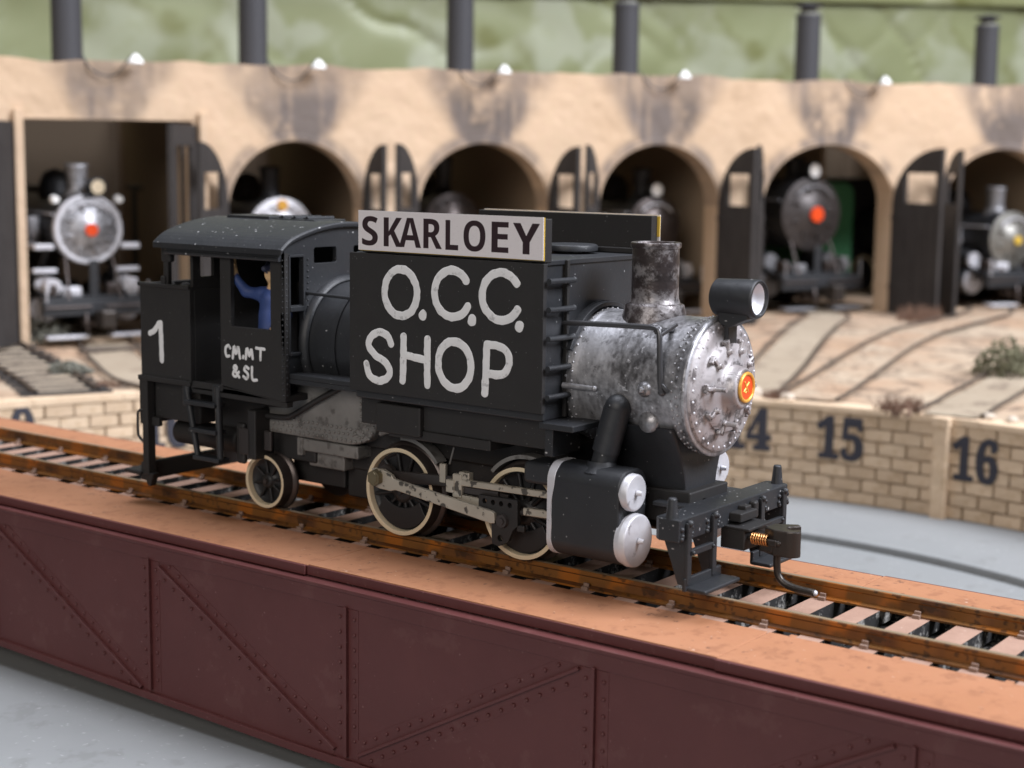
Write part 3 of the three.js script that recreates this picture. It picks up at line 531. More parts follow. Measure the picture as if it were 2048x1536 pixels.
// ---------------------------------------------------------------- engines standing in the stalls
function stallEngine(label, sPos, dPos, o) {
  const [x, z] = fpt(sPos, dPos), e = thing('stall_engine', label, 'model locomotive', [x, -3, z], FA.th - Math.PI / 2 + (o.turn ?? 0)); // +x faces the turntable
  const k = o.k ?? 1, cy = o.cy ?? 29, R = o.r ?? 9.5;
  const paint = o.paint ?? M.black, face = o.face ?? M.silver;
  part('boiler', [latheX([[-70, 0], [-70, R], [-6, R], [-6, R + 0.4], [0, R + 0.4]], cy, 0)], o.side ?? paint, e);
  part('smokebox_front', [latheX([[0, R + 0.4], [0.6, R + 0.2], [0.8, R * 0.62], [1.6, R * 0.58], [2.6, R * 0.2], [2.8, 0]], cy, 0), Array.from({ length: 16 }, (_, i) => sph(1, cy + R * 0.86 * Math.cos(i * 0.3927), R * 0.86 * Math.sin(i * 0.3927), 0.35))], face, e);
  for (let i = 0; i < 8; i++) part('door_clamp', [new RoundedBoxGeometry(0.9, 2, 0.7, 1, 0.2).translate(1.3, R * 0.62, 0).rotateX(i * 0.785 + 0.3).translate(0, cy, 0)], face, e);
  if (o.ring) part('front_ring', latheX([[-1, R + 0.5], [0.7, R + 0.5], [0.9, R + 0.1], [0.7, R - 0.9]], cy, 0), M.silverPaint, e);
  part('front_rail', tube(arcPts(0, cy, R * 0.8, R * 0.8, 40, 140, 10).map(([a, b]) => [1.6, b, a]), 0.3, 24, 6), o.step ?? M.silverPaint, e);
  for (const [by, bz, bw, bh, bm] of [[12, -6, 4, 3.4, 0], [12, 5.5, 5, 2.6, 1], [12, -11, 2.6, 4.6, 1], [12, 10.5, 2.2, 3.6, 0], [4, 0, 6, 3, 0]]) part('pilot_fitting', [box(-1, 3.2, by, by + bh, bz - bw / 2, bz + bw / 2, 0.5), cylX(3, 4, by + bh / 2, bz, bh * 0.3, bh * 0.26, 14)], bm ? (o.step ?? M.silverPaint) : M.tyre, e);
  part('pilot_deck', [box(-9, 4.5, 11.5, 12.2, -13, 13, 0.2), box(3.6, 4.4, 12, cy - R * 0.9, -1.2, 1.2, 0.2)], paint, e);
  for (const s of [1, -1]) {
    part('frame_brace', [rod([5, 11.4, s * 7], [-1, cy - R * 0.5, s * R * 0.7], 0.32)], M.tyre, e);
    part('uncoupling_lever', [rod([7.4, 9.8, s * 2], [7.4, 9.8, s * 14], 0.28)], M.tyre, e);
    part('air_hose', [tube([[7.2, 8, s * 3.4], [8.2, 6, s * 3.6], [8.4, 3.5, s * 3.4], [7.6, 2.2, s * 3]], 0.45, 20, 6)], M.tyre, e);
    part('steam_pipe', [rod([-9, cy - 4, s * R * 0.9], [-10, 17, s * 10.5], 1.3)], paint, e);
    part('air_pump', [cylY(cy - 5, cy + 3, -14, s * (R + 1.6), 1.7), cylY(cy - 2, cy + 0.2, -14, s * (R + 1.6), 2.1)], o.step ?? M.silverPaint, e);
  }
  if (o.plate) part('number_plate', cylX(o.py ? 0.6 : 2.4, o.py ? 2 : 3.4, cy + (o.py ?? 0), 0, o.px ?? (o.py ? 1.6 : 2.3), o.px ?? (o.py ? 1.6 : 2.3), 8), o.plate, e);
  part('smokestack', latheY([[cy + R - 1, 4], [cy + R + 1, 3], [cy + R + 2, 2.6], [cy + R + (o.stack ?? 9), 2.8], [cy + R + (o.stack ?? 9) + 0.6, 3.3], [cy + R + (o.stack ?? 9) + 1, 2.2], [cy + R, 2]], -8, 0, 24), o.stackMat ?? paint, e);
  if (o.lamp) { const h = part('headlight', [latheX([[-3, 0], [-3, 2.2], [1.6, 2.4], [1.6, 1.9]], cy + R + 2.4, o.lampZ ?? 0), box(-2.5, 1, cy + R - 0.5, cy + R + 0.6, -1.5, 1.5)], paint, e); part('lens', cylX(1.2, 1.5, cy + R + 2.4, o.lampZ ?? 0, 1.9), o.lens ?? M.whiteLens, h); }
  part('dome', latheY([[cy + R - 1, 4.6], [cy + R + 3, 4.4], [cy + R + 6, 3], [cy + R + 7, 0]], -26, 0, 24), paint, e);
  part('pilot_beam', [box(4, 7, 7.4, 11.4, -14.5, 14.5, 0.3), box(-10, 5, 9.5, 10.2, -12, 12, 0.2)], o.beam ?? paint, e);
  part('footboard', [box(5, 8.5, 1.6, 2.4, 3, 14, 0.2), box(5, 8.5, 1.6, 2.4, -14, -3, 0.2)], o.step ?? M.silverPaint, e);
  part('coupler', [box(6, 12, 5.4, 8.6, -1.3, 1.3, 0.3), box(10, 14.5, 4.6, 9.2, -2.3, 1.7, 0.6)], M.coupler, e);
  for (const s of [1, -1]) {
    part('cylinder', [cylX(-16, -4, 8.4, s * 11.3, 4.2), cylX(-15, -4.5, 15, s * 10.8, 2.7)], paint, e);
    part('cylinder_head', [cylX(-4, -3.2, 8.4, s * 11.3, 3.6), cylX(-4.5, -3.5, 15, s * 10.8, 2.4)], o.heads ?? M.silverPaint, e);
    if (o.marker) part('marker_lamp', [sph(-1, cy + R * 0.9, s * R * 0.98, 1.15), cylX(-0.5, 1.0, cy + R * 0.9, s * R * 0.98, 0.9)], M.lampWhite, e);
    for (const wx of [-24, -42, -60]) { const w = part('driving_wheel', latheZ([[s * 7.4, 0], [s * 7.4, 7.4], [s * 8.2, 7.2], [s * 8.3, 6.6], [s * 10, 6.6], [s * 10, 5.6], [s * 9.4, 0]], wx, 6.6, 24), M.wheel, e); part('tyre', latheZ([[s * 10.05, 5.7], [s * 10.15, 6.6]], wx, 6.6, 24), M.cream, w); }
    if (o.boards) part('running_board', [box(-60, -1, cy - 5, cy - 4, s * 9, s * 14, 0.2), box(-2, 0, cy - 5.2, cy - 3.8, s * 9, s * 14.2, 0.3)], M.silverPaint, e);
    if (o.boards) part('pilot_step', box(-3, -1, cy - 11.4, cy - 10.2, s * 8, s * 14.4, 0.3), M.silverPaint, e);
    if (o.air) part('air_tank', cylX(-1, 3, 14.8, s * 10.4, 2.1), M.silverPaint, e);
    part('grab_rail', rod([7, 11.2, s * 13.6], [7, 16, s * 13.6], 0.3), o.step ?? M.silverPaint, e);
    part('hand_rail', rod([-40, cy + 4, s * (R + 0.2)], [-1, cy + 4, s * (R + 0.2)], 0.3), o.step ?? M.silverPaint, e);
  }
  part('cab', [box(-92, -70, 10, 38, -15, 15, 0.5), box(-95, -68, 38, 39.4, -16, 16, 0.6)], o.side ?? paint, e);
  if (k !== 1) e.scale.setScalar(k);
  return e;
}
M.steel = std({ color: new THREE.Color(0.22, 0.22, 0.23), roughness: 0.45, metalness: 0.4 });
stallEngine('silver-faced steam engine with orange plate and white marker lamps in the square doorway', 24, -6, { r: 8.7, k: 1.26, cy: 29.5, ring: 1, px: 1.75, plate: M.red, lamp: 1, lampZ: -2.5, marker: 1, boards: 1, air: 1, stack: 7.5, stackMat: M.silver, lens: M.cream, turn: 0.16 });
stallEngine('silver-faced engine with a yellow plate in the first arch', 93, -16, { r: 9.4, k: 1.26, cy: 28, stack: 8, face: M.silverPaint, lamp: 0, plate: M.gold, py: 7.6, turn: 0.1 });
stallEngine('dark unlit engine deep in the second arch', 165, -30, { r: 9, k: 1.25, cy: 30, face: M.tyre, paint: M.black, step: M.black, heads: M.black, stack: 10 });
stallEngine('grey engine with a pale headlight in the arch behind the smokestack', 248, -20, { r: 8.6, k: 1.3, cy: 28, face: M.tyre, lamp: 1, lens: M.lampWhite, lampZ: 0, stack: 8, step: M.silverPaint });
stallEngine('black engine with an orange number plate in the fourth arch', 319, -14, { r: 10.2, k: 1.42, face: M.darkRod, plate: M.red, lamp: 1, lens: M.lampWhite, lampZ: 0, stack: 5, step: M.steel, heads: M.steel, turn: 0.05 });
stallEngine('grey-faced engine cut by the right edge of the view', 418, -4, { r: 8.4, k: 1.4, cy: 21.5, face: M.greyFace ??= std({ color: new THREE.Color(0.2, 0.195, 0.175), roughness: 0.4, metalness: 0.5 }), plate: M.yellow, px: 1.4, stack: 7, stackMat: M.steel, lamp: 0, step: M.silverPaint });
{ // what stands behind the black engine, and the first arch's plate
  const [x, z] = fpt(372, -78), g = thing('green_tender', 'dark green rounded tender body behind the black engine', 'tender', [x, -1.6, z], FA.th - Math.PI / 2);
  const green = std({ color: new THREE.Color(0.06, 0.24, 0.11), roughness: 0.5 });
  part('body', extX(roundRect(-17, 17, 6, 52, 6), -60, 0, 0.6), green, g);
  part('chassis', box(-58, -2, 1, 6, -13, 13, 0.4), M.wheel, g);
}
// ---------------------------------------------------------------- the locomotive
const loco = thing('model_locomotive', 'small black tank locomotive with silver smokebox and big lettered boards', 'model locomotive');
const BZ = 14.2; // cab side plane
{
  // boiler and firebox crown between cab and tank
  part('boiler', [latheX([[-45, 9.9], [7, 9.9]], 28.6, 0), latheX([[-44.9, 10.9], [-43.6, 10.9], [-43.4, 10.1]], 28.6, 0), latheX([[-38.5, 10.15], [-37.6, 10.15]], 28.6, 0),
    rod([-45, 37, 9.2], [-29, 36.6, 9.4], 0.28), box(-33, -30.2, 36.5, 38.2, 3.2, 6.5, 0.3)], M.black, loco);
  part('running_board', [box(-45, -28, 23.3, 24.1, 4, 13.2, 0.15), box(-45, -28, 22.5, 23.3, 12.6, 13.2, 0.1), mirror(box(-45, -28, 23.3, 24.1, 4, 13.2, 0.15))], M.black, loco);
  // water tank
  const tank = part('water_tank', [box(-29.2, 6.7, 22, 44.7, -14.3, 14.3, 0.35)], M.black, loco);
  part('saddle_collar', extX((() => { const s = new THREE.Shape(arcPts(0, 27.7, 10.9, 10.7, 25, 155, 30).map(([x, y]) => new V2(x, y))); for (const [x, y] of arcPts(0, 27.7, 10.3, 10.05, 155, 25, 30)) s.lineTo(x, y); s.closePath(); return s; })(), 6.5, 8.2, 0.1), M.black, tank);
  part('tank_hatch', [cylY(44.6, 45.2, -4.2, -7, 2.6, 2.6, 32), latheY([[45.15, 4.3], [45.9, 4.35], [46.1, 4.0], [46.15, 0]], -4.2, -7.4, 32), box(-9.4, -7, 44.8, 45.6, -5, -3.6, 0.15)], M.black, tank);
  part('tank_rib', [box(6.5, 7.05, 22.2, 44.5, 14.0, 14.6, 0.1), box(6.6, 7, 44.2, 44.95, -14.2, 14.2, 0.15)], M.black, tank);
  const ladder = new THREE.Group(); ladder.name = 'tank_ladder'; loco.add(ladder);
  for (const z of [9.5]) part('stile', box(6.9, 7.5, 22.3, 44.9, z - 0.32, z + 0.32, 0.12), M.darkBlack, ladder);
  for (const y of [42.1, 38.1, 34.0, 29.8, 25.7]) part('rung', [rod([7.9, y, 14.9], [7.9, y - 0.08, 8.7], 0.42), sph(7.9, y, 8.7, 0.42)], M.black, ladder);
  part('step_platform', [box(6.5, 12.4, 21.2, 22.1, 6.2, 14.9, 0.15), box(6.5, 8, 17, 21.3, 6.5, 13.5, 0.2)], M.blackTop, loco);
  // big lettered board
  const board = part('shop_board', box(-29.6, 7.2, 23.3, 44.55, 14.4, 15.2, 0.1), M.board, loco, { label: 'black board with hand painted white letters O.C.C. SHOP' });
  const Z = 15.2, W = 1.28;
  const L = (name, ...st) => part(name, st.flat(), M.letter, board);
  L('letter_o', stroke(arcPts(-19.2, 38.95, 3.2, 3.5, 90, 430, 18), W, Z, 0.08, true)); L('full_stop', stroke([[-14.85, 35.75], [-14.8, 36.0]], 1.5, Z, 0.08));
  L('letter_c', stroke(arcPts(-9.25, 39.4, 3.35, 3.4, 38, 330, 16), W, Z, 0.08)); L('full_stop', stroke([[-5.5, 35.65], [-5.45, 35.85]], 1.55, Z, 0.08));
  L('letter_c', stroke(arcPts(-0.25, 39.55, 3.4, 3.4, 36, 330, 16), W, Z, 0.08)); L('full_stop', stroke([[3.0, 35.4], [3.05, 35.6]], 1.5, Z, 0.08));
  L('letter_s', stroke([[-21.1, 31.0], [-21.8, 32.2], [-23.5, 32.7], [-25.2, 31.8], [-25.6, 30.4], [-24.3, 29.1], [-22.2, 28.1], [-21.3, 26.8], [-22.1, 25.6], [-23.9, 25.2], [-25.5, 25.9], [-26.1, 27.6]], W * 0.95, Z, 0.08));
  L('letter_h', stroke([[-18.55, 32.4], [-18.6, 29], [-18.75, 25.7]], W, Z, 0.08), stroke([[-13.95, 32.3], [-13.95, 29], [-13.9, 25.5]], W, Z, 0.09), stroke([[-18.4, 29.6], [-16, 29.35], [-14, 29.2]], W * 0.9, Z, 0.085));
  L('letter_o', stroke(arcPts(-8.7, 28.95, 3.1, 3.45, 90, 430, 18), W, Z, 0.08, true));
  L('letter_p', stroke([[-2.75, 32.5], [-2.85, 29], [-3.0, 25.3]], W, Z, 0.08), stroke([[-2.6, 32.45], [-0.6, 32.4], [1.0, 31.6], [1.35, 30.2], [0.6, 28.7], [-0.9, 28.2], [-2.6, 28.3]], W * 0.95, Z, 0.09));
  // name boards on top of the tank
  const paperFace = (w, h) => {
    const c = document.createElement('canvas'); c.width = 1024; c.height = 172; const x = c.getContext('2d');
    x.fillStyle = '#dad5d6'; x.fillRect(0, 0, 1024, 172);
    for (let i = 0; i < 1600; i++) { const v = 200 + 22 * rnd() | 0; x.fillStyle = `rgba(${v},${v - 6},${v - 3},0.35)`; x.fillRect(rnd() * 1024, rnd() * 172, 3 + 8 * rnd(), 1 + 3 * rnd()); }
    x.fillStyle = '#33262a'; x.font = 'bold 174px sans-serif'; x.textBaseline = 'alphabetic';
    const t = 'SKARLOEY', gaps = [12, 134, 242, 364, 490, 594, 736, 868], wd = [114, 124, 126, 122, 92, 140, 122, 138];
    [...t].forEach((ch, i) => { const m = x.measureText(ch).width; x.save(); x.translate(gaps[i], 150 + (i % 3 === 1 ? 1 : 0)); x.scale(wd[i] / m, 1.0); x.fillText(ch, 0, 0); x.restore(); });
    const tx = new THREE.CanvasTexture(c); tx.colorSpace = THREE.SRGBColorSpace; tx.magFilter = THREE.LinearFilter; return tx;
  };
  const nb = part('name_board', box(-27.2, 7.15, 44.7, 50.75, 13.3, 14.9, 0.08), M.darkBlack, loco);
  part('yellow_edge', box(-27.6, 7.1, 44.94, 50.95, 14.92, 15.08), M.yellow, nb);
  {
    const g = box(-27.72, 7.02, 45.02, 51.0, 15.1, 15.22), p = g.attributes.position, u = g.attributes.uv;
    for (let i = 0; i < p.count; i++) u.setXY(i, (p.getX(i) + 27.72) / 34.74, (p.getY(i) - 45.02) / 5.98);
    part('white_sign', g, std({ map: paperFace(), roughness: 0.32 }), nb, { tile: 0, label: 'white paper sign with dark capitals SKARLOEY' });
  }
  const fb = part('name_board', box(-27, 6.8, 44.7, 50.6, -15, -13.4, 0.08), M.darkBlack, loco, { label: 'black back of the second name board on the far side' });
  part('yellow_edge', box(-27.2, 7.25, 47.4, 50.5, -15.2, -15.02), M.yellow, fb);
  part('white_sign', box(-27.2, 7.2, 44.9, 50.75, -15.34, -15.22), M.paper, fb);
  part('base_strip', box(-27, 12, 44.75, 45.6, -13.3, -12.4, 0.15), M.darkBlack, loco);

  // smokebox
  const SY = 27.7;
  const sb = part('smokebox', [latheX([[6.8, 9.75], [8.9, 9.75], [9.0, 9.5], [25.2, 9.5], [25.3, 9.65], [26.5, 9.65], [26.6, 10.0], [27.2, 10.0], [27.25, 9.3]], SY, 0)], M.silver, loco, { tile: 26 });
  const ring = (x, r, n, a0, a1, s = 0.26) => Array.from({ length: n }, (_, i) => { const a = a0 + (a1 - a0) * i / n; return sph(x, SY + r * Math.cos(a), r * Math.sin(a), s, 7, 5); });
  part('rivets', [ring(25.7, 9.62, 46, 0, 6.283), ring(7.4, 9.72, 46, 0, 6.283, 0.22), ring(8.4, 9.72, 46, 0.07, 6.353, 0.22), ring(24.9, 9.5, 46, 0.07, 6.353, 0.2)], M.silver, sb, { kind: 'stuff' });
  part('clean_out_plug', [sph(20.6, SY - 0.1, 9.3, 1.15, 14, 10), sph(20.6, SY - 0.1, 10.3, 0.55), latheZ([[7.5, 1.5], [8.9, 1.45], [9.0, 0]], 20.8, 22.9, 20)], M.silver, sb);
  part('check_valve', [cylX(7, 12.4, 26.9, 9.7, 0.5, 0.35, 10), sph(12.4, 26.9, 9.7, 0.45)], M.silver, sb);
  part('smokebox_front', [latheX([[27.0, 9.35], [27.7, 9.2], [28.1, 7.6], [28.3, 6.4], [28.9, 6.2], [29.15, 4.6], [29.3, 3.2], [30.6, 3.0], [31.0, 2.7], [31.15, 2.4], [31.15, 0]], SY, 0)], M.silverFace, loco, { tile: 26 });
  part('rivets', ring(27.75, 8.65, 34, 0.06, 6.34, 0.24), M.silverPaint, loco, { kind: 'stuff' });
  for (let i = 0; i < 10; i++) {
    const a = 0.25 + i * 0.6283, c = Math.cos(a), s = Math.sin(a), r = 6.0, L2 = [2, 4].includes(i) ? 3.4 : 1.0;
    const g = [new RoundedBoxGeometry(0.9, 1.8, 0.6, 1, 0.2).translate(28.9, r, 0), cylX(28.6, 29.3 + L2 * 0.55, r - 0.7, 0, 0.4, 0.34, 8), sph(29.2, r - 0.7, 0, 0.52), new RoundedBoxGeometry(0.7, 0.5, 1.3, 1, 0.15).translate(28.75, r + 0.7, 0)];
    g.forEach((q) => q.rotateX(a).translate(0, SY, 0));
    part('door_clamp', g, M.silverFace, loco);
  }
  const np = part('number_plate', cylX(31.1, 31.35, SY + 0.2, 0, 1.95, 1.95, 40), M.red, loco, { label: 'round red plate with yellow rim on the smokebox door' });
  part('rim', new THREE.TorusGeometry(1.95, 0.26, 10, 40).rotateY(Math.PI / 2).translate(31.35, SY + 0.2, 0), M.gold, np);
  const toX = (l) => l.map((g) => g.rotateY(Math.PI / 2).translate(0, SY + 0.2, 0));
  part('emblem', toX([stroke([[-0.55, 0.75], [-0.2, 0.05], [-0.75, -0.55]], 0.28, 31.36, 0.1), stroke([[0.6, 0.6], [0, 0.1], [0.45, -0.6]], 0.3, 31.36, 0.12), stroke([[-0.3, -0.75], [-0.1, -0.6]], 0.25, 31.36, 0.1)].flat()), M.gold, np);
  // smokestack
  part('smokestack', [latheY([[35.6, 4.9], [36.9, 4.65], [37.5, 4.45], [38.5, 4.25], [38.65, 3.95], [38.8, 3.65], [39.4, 3.45], [40, 3.4], [46.6, 3.4], [46.7, 3.62], [47.35, 3.66], [47.45, 3.5], [47.4, 2.9], [46.2, 2.85], [40, 2.8]], 16, 0, 44)], M.stack ??= std({ map: T.stack, metalness: 0.45, roughness: 0.42, bumpMap: coarse, bumpScale: 0.0002 }), loco, { tile: 17 });
  // headlight on its bracket
  const hl = part('headlight', [latheX([[26.1, 0], [26.1, 2.2], [26.4, 2.55], [30.6, 2.68], [32.6, 2.72], [32.9, 2.6], [32.9, 2.25], [31.4, 2.0]], 40.3, 0, 40), extZ(shapeOf([[27.4, 36.6], [28.9, 36.2], [31.8, 37.5], [31.9, 38.2], [27.2, 38.4]]), -1.5, 1.5, 0.15), box(28.2, 28.9, 33.4, 37, -1.3, 1.3, 0.2)], M.black, loco);
  part('reflector', latheX([[31.2, 0], [31.25, 1.0], [31.6, 1.7], [32.6, 2.25]], 40.3, 0, 32), M.whiteLens, hl);
  // hand rail on the smokebox side
  part('hand_rail', [tube([[6.6, 35.9, 9.6], [12, 36.1, 9.6], [20, 36.3, 9.6], [22.3, 36.2, 9.65], [22.9, 35.5, 9.75], [23.1, 33.5, 9.9], [23.4, 28.5, 9.95], [23.6, 27.6, 9.8]], 0.4, 70, 8, false), sph(22.4, 36.0, 9.2, 0.75), rod([22.9, 35.2, 9.6], [24.4, 36.8, 7.6], 0.28), sph(23.5, 27.5, 9.6, 0.6), rod([23.6, 28.6, 9.9], [24.4, 27.6, 9.5], 0.34), rod([22.3, 36.1, 9.6], [22.3, 35.6, 5], 0.35)], M.tyreSoft ??= std({ color: new THREE.Color(0.09, 0.09, 0.095), metalness: 0.6, roughness: 0.35 }), loco);
  // saddle and frame
  part('saddle', [extX((() => { const s = new THREE.Shape(); s.moveTo(-8.6, 22.2); s.quadraticCurveTo(-4.4, 16.5, -4.2, 12); s.lineTo(4.2, 12); s.quadraticCurveTo(4.4, 16.5, 8.6, 22.2); s.closePath(); return s; })(), 11.5, 24.6, 0.3)], M.black, loco);
  part('frame', [box(-52, 26, 8.2, 13, -5.4, 5.4, 0.3), box(-30, 6.8, 17.6, 22, -12.2, 12.2, 0.3), box(-26, -17, 16.8, 21.4, 11.4, 13.2, 0.3), box(-44, 6, 12.5, 18, -6.4, 6.4, 0.3), box(-24, -4, 16.2, 17.8, 3, 12.5, 0.2), box(-52, -40, 4.5, 9, -5.2, 5.2, 0.3), box(-40, 12, 3.2, 8.5, -4.6, 4.6, 0.4)], M.darkBlack, loco);
  part('brake_hanger', [box(-21.5, -20.5, 6, 16.4, 6.5, 7.3, 0.2), tube([[-29, 15.5, 8.6], [-27, 16.2, 8.8], [-22.5, 16.4, 8.8], [-20.4, 15.8, 8.8]], 0.5, 24, 6), rod([-14.2, 12.6, 9.4], [-13.2, 15.4, 9.6], 0.16)], M.firebox, loco);
  part('rust_bracket', box(9.5, 14.5, 15.8, 21.4, -4.2, 4.6, 0.4), std({ map: T.rail, color: new THREE.Color(0.5, 0.45, 0.42), roughness: 0.8 }), loco);
  // firebox with studs and pipework below the running board
  const fbx = part('firebox', [extZ((() => { const s = new THREE.Shape(); s.moveTo(-54, 13.0); s.lineTo(-36.5, 12.9); s.quadraticCurveTo(-30.2, 13.0, -29.4, 17.5); s.lineTo(-29.2, 22.8); s.lineTo(-54, 23.4); s.closePath(); return s; })(), 2, 9, 0.4)], M.firebox, loco);
  const studs = [];
  for (let r = 0; r < 3; r++) for (let x = -53; x < -33; x += 1.05) studs.push(sph(x + (r % 2) * 0.5 + rr(-0.1, 0.1), 13.7 + r * 0.95 + rr(-0.1, 0.1), 9.0, 0.3, 6, 4));
  for (let r = 0; r < 4; r++) for (let y = 14.4; y < 22.4; y += 1.0) studs.push(sph(-30.1 - r * 0.95 - (y < 16 ? (16 - y) * 0.7 : 0) + rr(-0.1, 0.1), y + (r % 2) * 0.5, 9.0, 0.3, 6, 4));
  part('stay_bolts', studs, M.firebox, fbx, { kind: 'stuff' });
  part('pipe', tube([[-54, 17.9, 9.5], [-50, 18.1, 9.5], [-48.4, 18.8, 9.5], [-47.8, 20.4, 9.5], [-47.7, 22.8, 9.5]], 0.5, 40), M.darkBlack, fbx);
  part('pipe', tube([[-54, 15.8, 9.6], [-49.5, 16.0, 9.6], [-47.5, 16.6, 9.6], [-42, 19.6, 9.6], [-36, 22.6, 9.6]], 0.5, 40), M.darkBlack, fbx);
  part('ash_pan', [box(-46.5, -34, 10.6, 12.7, 3, 8.6, 0.3), box(-47.5, -46.3, 9.8, 12.8, 7.8, 8.8, 0.2), box(-46, -38, 8, 10.6, 2, 7.5, 0.3)], M.firebox, loco);

  // cab
  const cab = new THREE.Group(); cab.name = 'cab'; loco.add(cab);
  const side = shapeOf([[-59.7, 20.9], [-44.6, 19.6], [-44.6, 43.6], [-59.7, 43.6]]); rectHole(side, -57.2, -47.9, 31.0, 42.3, 0.2);
  const farSide = shapeOf([[-67.4, 20.9], [-44.6, 19.6], [-44.6, 43.6], [-67.4, 43.6]]);
  part('side_wall', extZ(side, BZ - 0.9, BZ, 0.08), M.board, cab);
  part('side_wall', extZ(farSide, -BZ, 0.9 - BZ, 0.08), M.darkBlack, cab);
  part('rear_wall', extX(rectHole(shapeOf([[-13.3, 36], [13.3, 36], [13.3, 44.6], [6, 46.8], [-6, 46.8], [-13.3, 44.6]]), -11.6, -8.6, 38.5, 42, 0.3), -68, -67.3), M.darkBlack, cab);
  // front wall with two windows per side, plates with rivet strips
  const fw = new THREE.Shape(); fw.moveTo(-14.2, 23.2); fw.lineTo(14.2, 23.2); for (let a = 14.2; a >= -14.2; a -= 1.42) fw.lineTo(a, 47.5 - 0.0138 * a * a); fw.closePath();
  for (const s of [-1, 1]) { rectHole(fw, Math.min(s * 13.1, s * 10), Math.max(s * 13.1, s * 10), 35.1, 42.9, 0.25); rectHole(fw, Math.min(s * 13.1, s * 10), Math.max(s * 13.1, s * 10), 27.5, 34.2, 0.25); rectHole(fw, Math.min(s * 7.4, s * 2.1), Math.max(s * 7.4, s * 2.1), 41.7, 44.3, 0.5); }
  part('front_wall', [extX(fw, -45.6, -44.7, 0.06), box(-45.55, -44.72, 19.7, 23.25, 12.9, 14.1, 0.05)], M.black, cab);
  const fr = (s) => [[13.2, 10 - 0.1, 27.3, 43.1]].flatMap(([a, b, y0, y1]) => [box(-44.75, -44.4, y0, y1, s * a - 0.18, s * a + 0.18, 0.08), box(-44.75, -44.4, y0, y1, s * b - 0.2, s * b + 0.2, 0.08), box(-44.75, -44.4, y1 - 0.2, y1 + 0.2, s * b, s * a, 0.08), box(-44.7, -44.2, 34.15, 34.95, s * b, s * a, 0.1), box(-44.75, -44.2, y0 - 0.3, y0 + 0.2, s * b, s * a, 0.1)]);
  part('window_frame', fr(1), M.black, cab); part('window_frame', fr(-1), M.black, cab);
  const rv = []; for (let y = 20.6; y < 43; y += 0.95) { rv.push(sph(-44.68, y, 13.75, 0.2, 6, 4), sph(-45.1, y, BZ, 0.2, 6, 4)); if (y > 26) rv.push(sph(-44.68, y, 8.9, 0.2, 6, 4)); rv.push(sph(-44.68, y, -13.75, 0.2, 6, 4)); }
  part('rivets', rv, M.black, cab, { kind: 'stuff' });
  // roof: shallow arch with a rolled eave
  const rp = [], YR = (z) => 48.35 - 0.0138 * z * z - (Math.abs(z) > 12.5 ? Math.pow(Math.abs(z) - 12.5, 2) * 0.08 : 0);
  const zs = []; for (let z = -15.6; z <= 15.61; z += 0.78) zs.push(z);
  for (const z of zs) rp.push([-z, YR(z)]); for (const z of zs.slice().reverse()) rp.push([-z, YR(z) - 0.9]);
  const roof = part('cab_roof', [extX(shapeOf(rp), -74.9, -43.9, 0.3), box(-72.3, -44.9, 42.3, 43.6, 14.5, 15.1, 0.25), mirror(box(-72.3, -44.9, 42.3, 43.6, 14.5, 15.1, 0.25)), rod([-72.2, 42.6, 15.05], [-44.9, 42.6, 15.05], 0.36)], M.blackTop, loco);
  part('roof_hatch', [box(-70.5, -60, 47.6, 48.75, -4.5, 2.5, 0.15)], M.black, roof);
  for (const x of [-58.3, -55.4, -52.5]) part('roof_slat', [box(x - 0.75, x + 0.75, 47.6, 48.75, -5, 1.2, 0.15), rod([x + 0.3, 48.6, -5], [x + 0.3, 48.6, 1.4], 0.34)], M.black, roof);
  part('rain_strip', box(-59.6, -49.6, 47.9, 48.45, -5.4, 2.2, 0.1), M.black, roof);
  // rear: bunker with the number, corner posts
  const bk = part('coal_bunker', [box(-80, -67.2, 20.7, 36.9, 13.3, BZ, 0.085), mirror(box(-80, -67.2, 20.7, 36.9, 13.3, BZ, 0.085)), box(-80.2, -79.2, 20.7, 36.9, -14, 14, 0.15), box(-79.6, -67.6, 34.2, 35, -13.5, 13.5), box(-80.7, -67.2, 19.9, 20.8, -14.5, 14.5, 0.15), box(-80.3, -67.2, 36.4, 37.1, 13.9, 14.6, 0.2)], M.board, loco);
  part('painted_number', [stroke([[-77.5, 28.3], [-76.2, 28.9], [-75.1, 30.2]], 0.95, BZ + 0.06, 0.08), stroke([[-74.65, 30.25], [-74.55, 27], [-74.5, 23.8]], 1.15, BZ + 0.06, 0.1)], M.letter, bk, { label: 'white number 1 on the bunker side' });
  part('bunker_front', box(-68, -67.2, 20.7, 36.4, -13.2, 13.2, 0.15), M.board, bk);
  const coal = []; for (let i = 0; i < 90; i++) coal.push(new THREE.IcosahedronGeometry(rr(0.6, 1.3), 0).rotateX(rr(0, 6)).rotateY(rr(0, 6)).translate(rr(-79, -68.4), 35.2 + rr(0, 0.9), rr(-12.8, 12.8)));
  part('coal', coal, M.soot, bk, { kind: 'stuff' });
  part('cab_post', [box(-74.2, -73, 36.6, 44.2, 12.9, 13.9, 0.2), box(-74.6, -72.2, 40.8, 44.0, 12.8, 14.1, 0.4), box(-74.6, -73.4, 36.4, 38.4, 12.9, 14.3, 0.3), mirror(box(-75, -73.8, 36.6, 43.2, 12.9, 13.9, 0.2))], M.board, cab);
